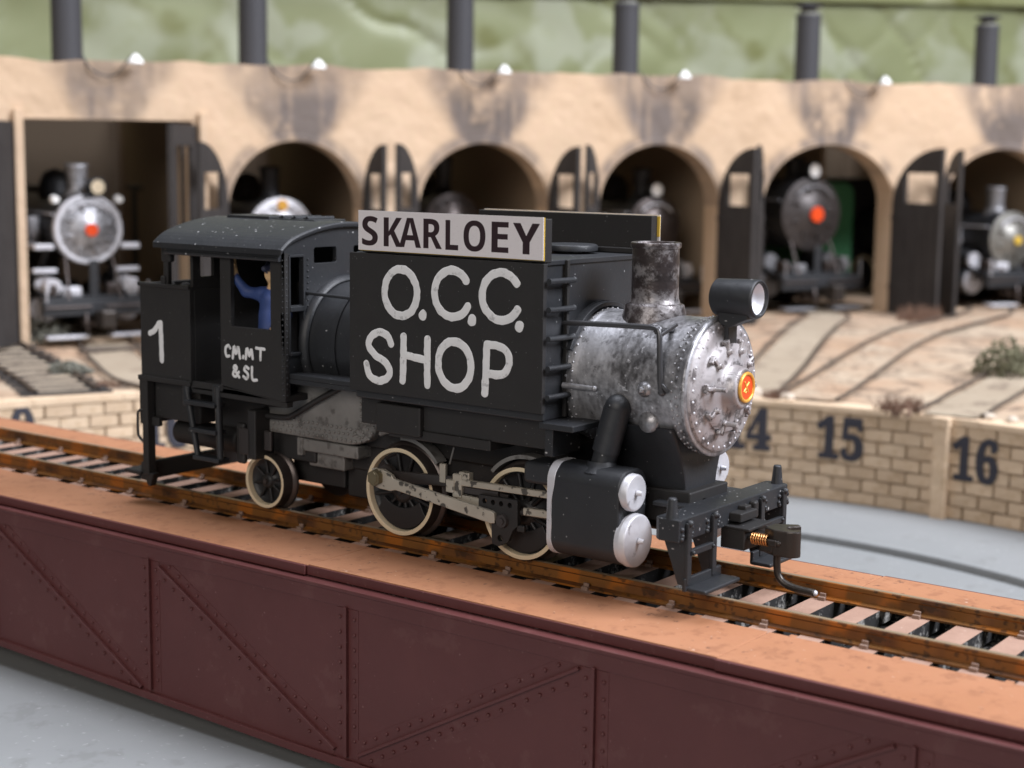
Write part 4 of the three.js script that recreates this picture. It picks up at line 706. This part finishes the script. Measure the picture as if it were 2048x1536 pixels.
  part('cab_floor', [box(-67.5, -44.7, 19.4, 20.5, -14, 14, 0.2), box(-67, -59.5, 19.8, 20.9, 13.4, 14.1, 0.15), extZ(shapeOf([[-67.2, 19.8], [-59.9, 20.7], [-44.5, 19.4], [-44.5, 18.6], [-67.2, 18.9]]), 12.6, 14, 0.1), extZ(shapeOf([[-67.2, 19.8], [-59.9, 20.7], [-44.5, 19.4], [-44.5, 18.6], [-67.2, 18.9]]), -14, -12.6, 0.1)], M.board, cab);
  part('backhead', [box(-48, -45.7, 20, 39, -8.5, 8.5, 0.8), cylX(-48.6, -48, 30, 0, 3, 3, 24), rod([-49.5, 33, 3], [-47, 33, 6], 0.4), rod([-50, 36, -5], [-47, 36, -2], 0.4)], M.darkBlack, cab);
  part('window_block', [box(-66.8, -60, 20.8, 30, -13.2, -12.6)], M.darkBlack, cab);  // thin panel added inside the far wall as a window block
  // hand lettering on the cab panel
  const zl = BZ + 0.05, w = 0.52, cl = [];
  const put = (x, y, sc, lines) => lines.forEach((l) => cl.push(stroke(l.map(([a, b]) => [x + a * sc, y + b * sc]), w, zl, 0.09)));
  put(-58.7, 25.75, 1, [[[1.35, 1.6], [0.9, 2.0], [0.3, 1.6], [0.15, 0.9], [0.45, 0.2], [1.1, 0.25]]]);
  put(-56.8, 25.75, 1, [[[0, 0], [0.35, 2.0], [0.8, 0.7], [1.3, 2.0], [1.75, 0.1]]]);
  put(-54.6, 25.9, 1, [[[0.25, 0.1], [0.35, 0.35]]]);
  put(-53.8, 25.8, 1, [[[0.1, 0.1], [0.4, 1.9], [0.95, 0.6], [1.45, 1.8], [1.75, 0.2]]]);
  put(-51.2, 25.9, 1, [[[0, 1.95], [1.9, 1.9]], [[1.0, 1.9], [0.95, 0.1]]]);
  put(-57.0, 22.5, 1, [[[1.6, 1.0], [0.9, 0.2], [0.25, 0.5], [0.5, 1.1], [1.2, 1.6], [0.8, 2.0], [0.45, 1.6], [1.2, 0.7], [1.7, 0.15]]]);
  put(-54.4, 22.5, 1, [[[1.35, 1.8], [0.7, 2.05], [0.35, 1.5], [1.0, 1.05], [1.2, 0.5], [0.7, 0.05], [0.1, 0.4]]]);
  put(-52.4, 22.5, 1, [[[0.15, 2.1], [0.2, 0.15], [1.25, 0.05]]]);
  part('cab_lettering', cl, M.letter, cab, { label: 'hand painted white letters CM.MT & SL' });
  // cab steps, rear beam and footboard
  const st = part('cab_steps', [rod([-68.7, 20, 13.9], [-65.6, 7.7, 14.2], 0.62, 6), rod([-60.9, 20.4, 13.9], [-60.1, 7.9, 14.2], 0.62, 6), box(-69.4, -67.8, 16.4, 20.6, 13.3, 14.3, 0.3), box(-62, -60.2, 16.8, 20.8, 13.3, 14.3, 0.3)], M.black, loco);
  for (const [y, x0, x1] of [[17.3, -68.2, -60.5], [12.7, -67, -60.3], [8.0, -66, -59.6]]) part('tread', box(x0, x1, y - 0.35, y + 0.35, 12.6, 15.2, 0.15), M.black, st);
  part('rear_beam', [box(-81.2, -79.6, 12, 20, -13.6, 13.8, 0.2), box(-79.9, -78.4, 3.0, 20.2, 12.6, 14.4, 0.25), mirror(box(-79.9, -78.4, 3.0, 20.2, 12.6, 14.4, 0.25)), box(-79.8, -67, 13.2, 20, -12.8, 12.4, 0.3), box(-78.6, -76.6, 11.8, 13.4, 12.5, 13.4, 0.2)], M.board, loco);
  part('rear_footboard', [box(-84.6, -80.2, 2.9, 3.7, 5, 14.8, 0.3), box(-80.8, -79.4, 2.0, 5.2, -14, 14.2, 0.3), mirror(box(-84.6, -80.2, 2.9, 3.7, 5, 14.8, 0.3)), extZ(shapeOf([[-80.2, 3.4], [-77.4, 3.4], [-78.3, 1.1], [-78.9, 1.1]]), 12.8, 14.2, 0.15)], M.board, loco);
  part('grab_iron', tube([[-80.2, 14.6, 13.9], [-81.3, 14.2, 13.9], [-81.6, 13.4, 13.9], [-81.6, 10.6, 13.9], [-81.3, 9.6, 13.9], [-80.0, 8.7, 13.9]], 0.24, 40, 6), M.black, loco);
  part('air_tank', [latheX([[-78, 0], [-77.6, 1.6], [-77, 2.2], [-62, 2.2], [-61.4, 1.6], [-61, 0]], 10.4, 7.8, 24)], M.darkBlack, loco);
  part('trailing_frame', [box(-68, -44, 8.6, 19.6, -8, 8, 0.4), box(-55.5, -53.6, 8.6, 17, 7.5, 12.4, 0.3), box(-58.5, -56.5, 7.5, 14.5, 11.2, 12.2, 0.5)], M.darkBlack, loco);
  part('axle_hanger', [box(-57.6, -54.8, 9.2, 13.8, 11.9, 12.4, 0.4), box(-52.9, -51.2, 10.2, 13.6, 10.6, 11.2, 0.3)], M.darkRod, loco);

  // wheels
  function wheel(x, R, s, driver) {
    const g = new THREE.Group(); g.name = driver ? 'driving_wheel' : 'trailing_wheel'; g.position.set(x, R, 0); loco.add(g);
    const Zs = (l) => (s > 0 ? l : mirrorAll(l)), ri = driver ? R - 0.8 : R - 0.72;
    part('tyre', Zs([latheZ([[7.25, R - 1.2], [7.25, R + 0.55], [7.5, R + 0.68], [7.9, R + 0.62], [8.15, R + 0.08], [8.3, R], [10.15, R - 0.06], [10.25, R - 0.16]], 0, 0, 64)]), M.tyre, g);
    part('rim', Zs([latheZ([[10.25, R - 0.14], [10.28, R - 0.2], [10.28, ri + 0.1], [10.18, ri], [9.2, ri - 0.05]], 0, 0, 64)]), M.cream, g);
    part('wheel_centre', Zs([latheZ([[9.3, ri + 0.02], [9.3, ri - 0.5], [8.7, ri - 0.7], [8.7, R * 0.3], [9.6, R * 0.26], [9.8, R * 0.16], [9.8, 0]], 0, 0, 48), latheZ([[7.6, 0], [7.6, R - 0.5]], 0, 0, 40)]), M.wheel, g);
    const n = driver ? 12 : 8;
    for (let i = 0; i < n; i++) part('spoke', Zs([rod([0, R * 0.22, 9.1], [0, ri - 0.35, 9.15], driver ? 0.34 : 0.26, 6).rotateZ(i * Math.PI * 2 / n + 0.2)]), M.wheel, g);
    part('hub_bolt', Zs([cylZ(9.7, 10.2, 0, 0, 0.55, 0.4, 10)]), M.darkRod, g);
    if (driver) part('counterweight', Zs([extZ(shapeOf([...arcPts(0, 0, ri - 0.3, ri - 0.3, 215, 325, 16), ...arcPts(0, 1.5, ri * 0.78, ri * 0.66, 318, 222, 10)]), 8.6, 9.7, 0.1)]), M.wheel, g);
  }
  const guard = (x, a0, a1) => { const o = arcPts(x, 7.07, 8.6, 8.6, a0, a1, 12), q = arcPts(x, 7.07, 8.0, 8.0, a1, a0, 12); return extZ(shapeOf([...o, ...q]), 6.8, 9.0, 0); };
  for (const s of [1, -1]) for (const [x, a0, a1] of [[-23.7, 38, 96], [0, 74, 140]]) part('wheel_guard', s > 0 ? guard(x, a0, a1) : mirror(guard(x, a0, a1)), M.firebox, loco);
  for (const s of [1, -1]) { wheel(-23.7, 7.07, s, true); wheel(0, 7.07, s, true); wheel(-53.75, 4.65, s, false); }
  part('axle', [rod([-23.7, 7.07, -8], [-23.7, 7.07, 8], 1.2), rod([0, 7.07, -8], [0, 7.07, 8], 1.2), rod([-53.75, 4.65, -8], [-53.75, 4.65, 8], 0.9)], M.darkRod, loco);
  // rods and valve gear on both sides
  for (const s of [1, -1]) {
    const Q = (l) => (s > 0 ? l : mirrorAll(l));
    part('side_rod', Q([bar([-25.6, 9.6, 11.0], [-12.2, 10.4, 11.0], 1.7, 0.7), bar([-12.5, 10.3, 11.0], [-1.6, 9.2, 11.0], 1.2, 0.6), cylZ(10.4, 11.3, -25.6, 9.6, 1.7, 1.7, 20)]), M.darkRod, loco);
    const mr = part('main_rod', Q([extZ(shapeOf([[-26.8, 10.9], [-24.6, 11.0], [-22.8, 10.35], [-22.3, 9.75], [-3.3, 7.5], [-2.6, 7.2], [-2.5, 5.75], [-3.3, 5.6], [-21.9, 8.05], [-23.0, 7.75], [-25.2, 7.85], [-26.9, 8.3]]), 12.5, 13.2, 0.12)]), M.nickel, loco);
    part('crank_pin', Q([cylZ(12.9, 14.1, -25.7, 9.6, 1.35, 1.3, 6), cylZ(14.0, 14.2, -25.7, 9.6, 1.0, 0.9, 6)]), std({ color: new THREE.Color(0.2, 0.165, 0.1), metalness: 0.7, roughness: 0.4 }), mr);
    part('guide_bar', Q([bar([-10.5, 10.75, 11.9], [8.4, 11.1, 11.9], 1.0, 0.9)]), M.nickel, loco);
    part('guide_bar', Q([bar([2.0, 8.05, 11.9], [8.4, 8.25, 11.9], 1.15, 0.9), bar([-10.5, 8.3, 11.8], [-5.6, 8.2, 11.8], 1.2, 0.8), box(7.2, 8.4, 7.6, 11.6, 11.6, 12.4, 0.15)]), M.nickel, loco);
    part('guide_bracket', Q([box(-11.3, -9.5, 8.3, 12.0, 11.2, 12.4, 0.25), box(-12.4, -10.8, 9, 11, 11.6, 12.6, 0.2), box(-10.2, -8.2, 11, 12.4, 11, 12.2, 0.2), box(-14.6, -13.4, 10, 13, 10.8, 11.5, 0.2)]), M.nickel, loco);
    part('piston_rod', Q([rod([-4, 7.7, 11.5], [9, 7.7, 11.5], 0.5), bar([-9.8, 9.6, 11.6], [-3, 9.7, 11.6], 1.0, 0.5)]), M.darkRod, loco);
    const cs = shapeOf([[-6.0, 9.5], [1.2, 9.6], [1.3, 5.8], [0.4, 5.0], [-0.4, 3.2], [-2.2, 2.2], [-3.4, 2.5], [-3.6, 6.4], [-6.0, 7.6]]);
    for (const [hx, hy, hr] of [[-4.9, 8.7, 0.4], [-3.3, 8.7, 0.4], [-1.8, 8.7, 0.4], [-0.2, 8.7, 0.4], [-1.9, 3.5, 0.5]]) { const q = new THREE.Path(); q.absarc(hx, hy, hr, 0, Math.PI * 2); cs.holes.push(q); }
    const cm = part('crosshead', Q([extZ(cs, 11.85, 12.6, 0, 10), box(1, 2.4, 4.9, 5.9, 11.9, 12.5, 0.2)]), M.darkBlack, loco);
    part('bolt', Q([cylZ(12.5, 13.1, -1.4, 6.2, 1.15, 0.95, 20), cylZ(13.0, 13.3, -1.4, 6.2, 0.6, 0.5, 12)]), M.darkRod, cm);
    // cylinder block with painted heads
    const cy = roundRect(-14.3, -7.2, 2.9, 16.4, 2.6);
    const cb = part('cylinder_block', Q([extX(cy, 8.4, 19.9, 0.25), box(2.6, 8.5, 12.6, 15.9, 8.4, 13.4, 0.8)]), M.black, loco);
    const band = (() => { const o = new THREE.Shape(), pts = []; for (let i = 0; i < 96; i++) { const p = cy.getPointAt(i / 96); pts.push([p.x, p.y]); } pts.forEach(([x, y], i) => { const k = 1.012; o[i ? 'lineTo' : 'moveTo']((x + 10.75) * k - 10.75, (y - 9.65) * k + 9.65); }); o.closePath(); return o; })();
    const bg = flat(extX(band, 7.7, 8.75, 0.1)); { const p = bg.attributes.position; for (let i = 0; i < p.count; i++) if (p.getX(i) > 8.2) p.setX(i, p.getX(i) + 1.6 * (fbm(p.getY(i) / 40 + 0.3, p.getZ(i) / 40 + 0.3, 9, 3, 77) - 0.5)); bg.computeVertexNormals(); }
    part('painted_edge', Q([bg]), M.silverPaint, cb);
    const hd = (y, r, z, x) => { const h = part('cylinder_head', Q([latheX([[19.6, r * 0.98], [x, r], [x + 0.15, r * 0.98]].concat([[x + 0.15, r * 0.75]]), y, z, 40), latheX([[x - 0.2, r + 0.15], [x + 0.6, r + 0.1], [x + 0.78, r - 0.08], [x + 0.72, r - 0.3], [x + 0.75, 0.7], [x + 0.8, 0]], y, z, 44)]), M.silverPaint, cb); part('bolt', Q([cylX(x + 0.9, x + 1.75, y, z, 0.42, 0.3, 10)]), M.silverPaint, h); };
    hd(13.4, 2.5, 11.8, 20.4); hd(6.55, 3.65, 11.4, 20.6);
    part('steam_pipe', Q([rod([14.4, 15.4, 10.6], [16.1, 23.6, 9.6], 1.75, 24), rod([14.9, 18.2, 10.3], [16.2, 24.4, 9.55], 1.95, 24), latheY([[15.6, 3.2], [16.2, 2.3], [17, 1.9]], 14.5, 10.6, 24), sph(16.3, 24.6, 9.5, 1.95, 16, 10)]), M.black, loco);
  }
  // front beam, steps, coupler
  const bm = part('front_beam', [extY((() => { const s = new THREE.Shape(); s.moveTo(27.4, -15.9); s.lineTo(30.5, -15.9); s.lineTo(30.5, 15.1); s.quadraticCurveTo(30.4, 15.9, 29.6, 16.0); s.lineTo(27.4, 16.0); s.quadraticCurveTo(26.6, 15.9, 26.6, 15); s.lineTo(26.6, -15.2); s.closePath(); return s; })(), 8.5, 11.6, 0.15), box(21, 27.2, 10.9, 11.5, -8.6, 7.4, 0.15), box(23.4, 24, 11.3, 11.8, -6, 7, 0.15), box(25.2, 26, 11.4, 11.75, 1, 2, 0.1)], M.blackTop, loco);
  for (const s of [1, -1]) part('flag_post', [latheY([[11.3, 0.95], [12.2, 0.8], [14.1, 0.62], [14.35, 0.5], [14.4, 0]], 28.9, s * 15, 16)], M.black, bm);
  for (const s of [1, -1]) {
    const Q = (l) => (s > 0 ? l : mirrorAll(l));
    part('front_step', Q([[13.7, 6.9].map((z) => [box(30.45, 31.1, 2.4, 11.0, z - 0.55, z + 0.55, 0.2), extZ(shapeOf([[26.8, 9], [30.5, 9], [30.6, 2.3], [29.4, 2.3], [28.4, 5]]), z - 0.3, z + 0.35, 0.1), sph(31.0, 10.9, z, 0.5)]), box(30.4, 31.1, 6.3, 7.2, 6.8, 13.8, 0.15), box(30.3, 30.9, 1.5, 3.4, 4.6, 14.4, 0.2), box(30.5, 33.8, 1.5, 2.1, 4.4, 14.0, 0.25)].flat(3)), M.black, bm);
    part('rivets', Q([[15, 12.5, 8.3, 5.4].flatMap((z) => [9.3, 10.2, 8.9].map((y, i) => sph(30.55, y + (z === 5.4 ? 0.3 : 0), z + 0.1 * i, 0.36, 8, 6))), [7.6, 12.9].map((z) => sph(31.15, 6.75, z, 0.3, 8, 6))].flat(2)), M.black, bm, { kind: 'stuff' });
  }
  part('coupler_pocket', [box(29.8, 33.6, 5.5, 8.4, -3.1, 3.3, 0.2), box(30.4, 34.4, 8.35, 8.75, -3.3, 3.5, 0.12), box(30.4, 32.4, 9.1, 10.4, -2.6, 2.2, 0.2), box(30.4, 31.8, 10.2, 11, -1.9, -0.2, 0.2), box(30.4, 31.6, 8.6, 11.1, -4.6, -3.4, 0.4)], M.darkBlack, loco);
  const cp = part('coupler', [box(33, 37, 6.4, 7.9, -0.9, 0.9, 0.3), extY((() => { const s = new THREE.Shape(); s.moveTo(35.8, -1.5); s.lineTo(37.6, -2.4); s.lineTo(39.6, -2.3); s.quadraticCurveTo(40.9, -2.1, 41.0, -0.9); s.lineTo(40.4, 0.1); s.lineTo(39.7, -0.6); s.quadraticCurveTo(38.9, -1.0, 38.5, -0.2); s.lineTo(38.3, 0.6); s.lineTo(39.4, 2.3); s.lineTo(38.7, 2.9); s.lineTo(36.6, 1.6); s.lineTo(35.8, 1.4); s.closePath(); return s; })(), 5.3, 9.0, 0.2), box(35.4, 37.6, 5.6, 6.8, 1.2, 2.4, 0.3), tube([[37.2, 5.6, 0.4], [37.25, 3.6, 0.4], [37.5, 2.2, 0.4], [38.4, 1.25, 0.4], [40.2, 0.75, 0.4], [42.9, 0.6, 0.4]], 0.52, 60, 10), sph(42.9, 0.6, 0.4, 0.52)], M.coupler, loco);
  part('knuckle_spring', [tube(Array.from({ length: 64 }, (_, i) => { const a = i / 64 * Math.PI * 2 * 7; return [34.3 + i / 64 * 2.6, 7.3 + 0.72 * Math.cos(a), 2.2 + 0.72 * Math.sin(a)]; }), 0.14, 420, 6)], M.copper, cp);
  part('spring_pin', [rod([33.8, 7.3, 2.2], [38.3, 7.1, 2.2], 0.42), sph(38.3, 7.1, 2.2, 0.5), box(36.9, 38.2, 6.6, 7.6, 1.5, 2.8, 0.2)], M.coupler, cp);
  part('pin_tip', sph(43.15, 0.6, 0.4, 0.42), M.silverPaint, cp);
}
// ---------------------------------------------------------------- the crew member at the cab window
{
  const man = thing('person', 'figure in a blue shirt waving one raised hand from the cab window', 'person', [-51.5, 20.5, 10.6]);
  const B = [ // joints with radii (mm), from the figure's feet up; facing the viewer, waving towards the rear
    [[-0.2, 1, 1.1], [0, 5.6, 0.8], 0.95, 1.15], [[-0.2, 1, -1.2], [0, 5.6, -0.9], 0.95, 1.15], [[0, 5.6, 0.8], [0.2, 10, 0.7], 1.15, 1.5], [[0, 5.6, -0.9], [0.2, 10, -0.8], 1.15, 1.5],
    [[0.2, 10, 0.6], [0.2, 12.5, 0.4], 1.8, 1.75], [[0.2, 10, -0.6], [0.2, 12.5, -0.4], 1.8, 1.75], [[0.2, 12.3, 0], [0.4, 15, 0], 1.95, 2.05], [[-1.3, 16.0, 0.6], [1.9, 16.0, -0.8], 1.15, 1.15],
    [[-1.5, 15.8, 0.6], [-4.2, 16.2, 1.4], 1.1, 0.85], [[-4.2, 16.2, 1.4], [-6.6, 18.6, 1.9], 0.88, 0.66],
    [[2.0, 15.8, -0.9], [3.4, 12.8, -0.2], 1.05, 0.9], [[3.4, 12.8, -0.2], [2.6, 10.6, 1.4], 0.85, 0.65]];
  const SK = [[[0.7, 16.4, 0], [0.9, 18, 0.1], 0.85, 0.85], [[0.95, 19.1, 0.2], [0.95, 19.9, 0.15], 1.35, 1.4], [[0.85, 18.7, 1.45], [0.8, 19.2, 1.6], 0.3, 0.35], [[-6.6, 18.6, 1.9], [-7, 19.4, 1.9], 0.66, 0.72], [[-7, 19.4, 1.9], [-7.2, 20.4, 1.9], 0.78, 0.72],
    [[-7.6, 20.7, 1.9], [-7.9, 21.8, 1.85], 0.3, 0.26], [[-7.3, 20.8, 1.9], [-7.4, 22.1, 1.95], 0.31, 0.27], [[-6.95, 20.8, 1.9], [-6.85, 22, 1.95], 0.31, 0.26], [[-6.65, 20.6, 1.95], [-6.4, 21.6, 2], 0.28, 0.24], [[-6.7, 19.9, 2.2], [-6, 20.7, 2.5], 0.32, 0.27], [[2.6, 10.6, 1.4], [2.4, 9.7, 1.9], 0.62, 0.6]];
  const HAT = [[[0.95, 20.5, 0.15], [0.95, 21.1, 0.1], 1.45, 1.25], [[0.95, 20.4, 1.2], [0.95, 20.3, 2.3], 0.6, 0.5]];
  const all = [...B.map((b) => [...b, 0]), ...SK.map((b) => [...b, 1]), ...HAT.map((b) => [...b, 2])];
  const N = 84, HALF = 12.2, C = [-2.2, 11.2, 0.6], mc = new MarchingCubes(N, M.person, false, false, 400000);
  mc.isolation = 0; mc.reset?.();
  const capD = (p, [a, b, ra, rb]) => { const d = [b[0] - a[0], b[1] - a[1], b[2] - a[2]], l = d[0] ** 2 + d[1] ** 2 + d[2] ** 2, t = Math.max(0, Math.min(1, ((p[0] - a[0]) * d[0] + (p[1] - a[1]) * d[1] + (p[2] - a[2]) * d[2]) / l)); return Math.hypot(p[0] - a[0] - d[0] * t, p[1] - a[1] - d[1] * t, p[2] - a[2] - d[2] * t) - ra - (rb - ra) * t; };
  const field = (p) => { let v = 0; const k = 0.22; for (const b of all) { const d = capD(p, b); if (d < 1.6) v += Math.exp(-d / k); } return v > 0 ? -k * Math.log(v) : 1; };
  const half = N / 2;
  for (let z = 0; z < N; z++) for (let y = 0; y < N; y++) for (let x = 0; x < N; x++) mc.field[x + y * N + z * N * N] = -field([C[0] + (x - half) / half * HALF, C[1] + (y - half) / half * HALF, C[2] + (z - half) / half * HALF]);
  mc.update();
  const n = mc.count ?? mc.geometry.drawRange.count, pos = new Float32Array(n * 3), nor = new Float32Array(n * 3), col = new Float32Array(n * 3);
  for (let i = 0; i < n; i++) {
    const p = [0, 1, 2].map((k) => C[k] + mc.positionArray[i * 3 + k] * HALF);
    let best = 9, q = 0; for (const b of all) { const d = capD(p, b) + (b[4] === 0 ? 0.02 : 0); if (d < best) { best = d; q = b[4]; } }
    const c = q === 1 ? [0.62, 0.4, 0.2] : q === 2 ? [0.02, 0.024, 0.05] : p[1] < 10.4 ? [0.02, 0.035, 0.1] : [0.026, 0.052, 0.17];
    for (let k = 0; k < 3; k++) { pos[i * 3 + k] = p[k]; nor[i * 3 + k] = mc.normalArray[i * 3 + k]; col[i * 3 + k] = c[k]; }
  }
  const g = new THREE.BufferGeometry(); g.setAttribute('position', new THREE.BufferAttribute(pos, 3)); g.setAttribute('normal', new THREE.BufferAttribute(nor, 3)); g.setAttribute('color', new THREE.BufferAttribute(col, 3));
  part('body', g, M.person, man);
}
// ---------------------------------------------------------------- millimetres to metres, then draw
for (const o of scene.children) if (!o.isLight && !o.isCamera) { o.position.multiplyScalar(MM); o.scale.multiplyScalar(MM); }
renderer.render(scene, camera);
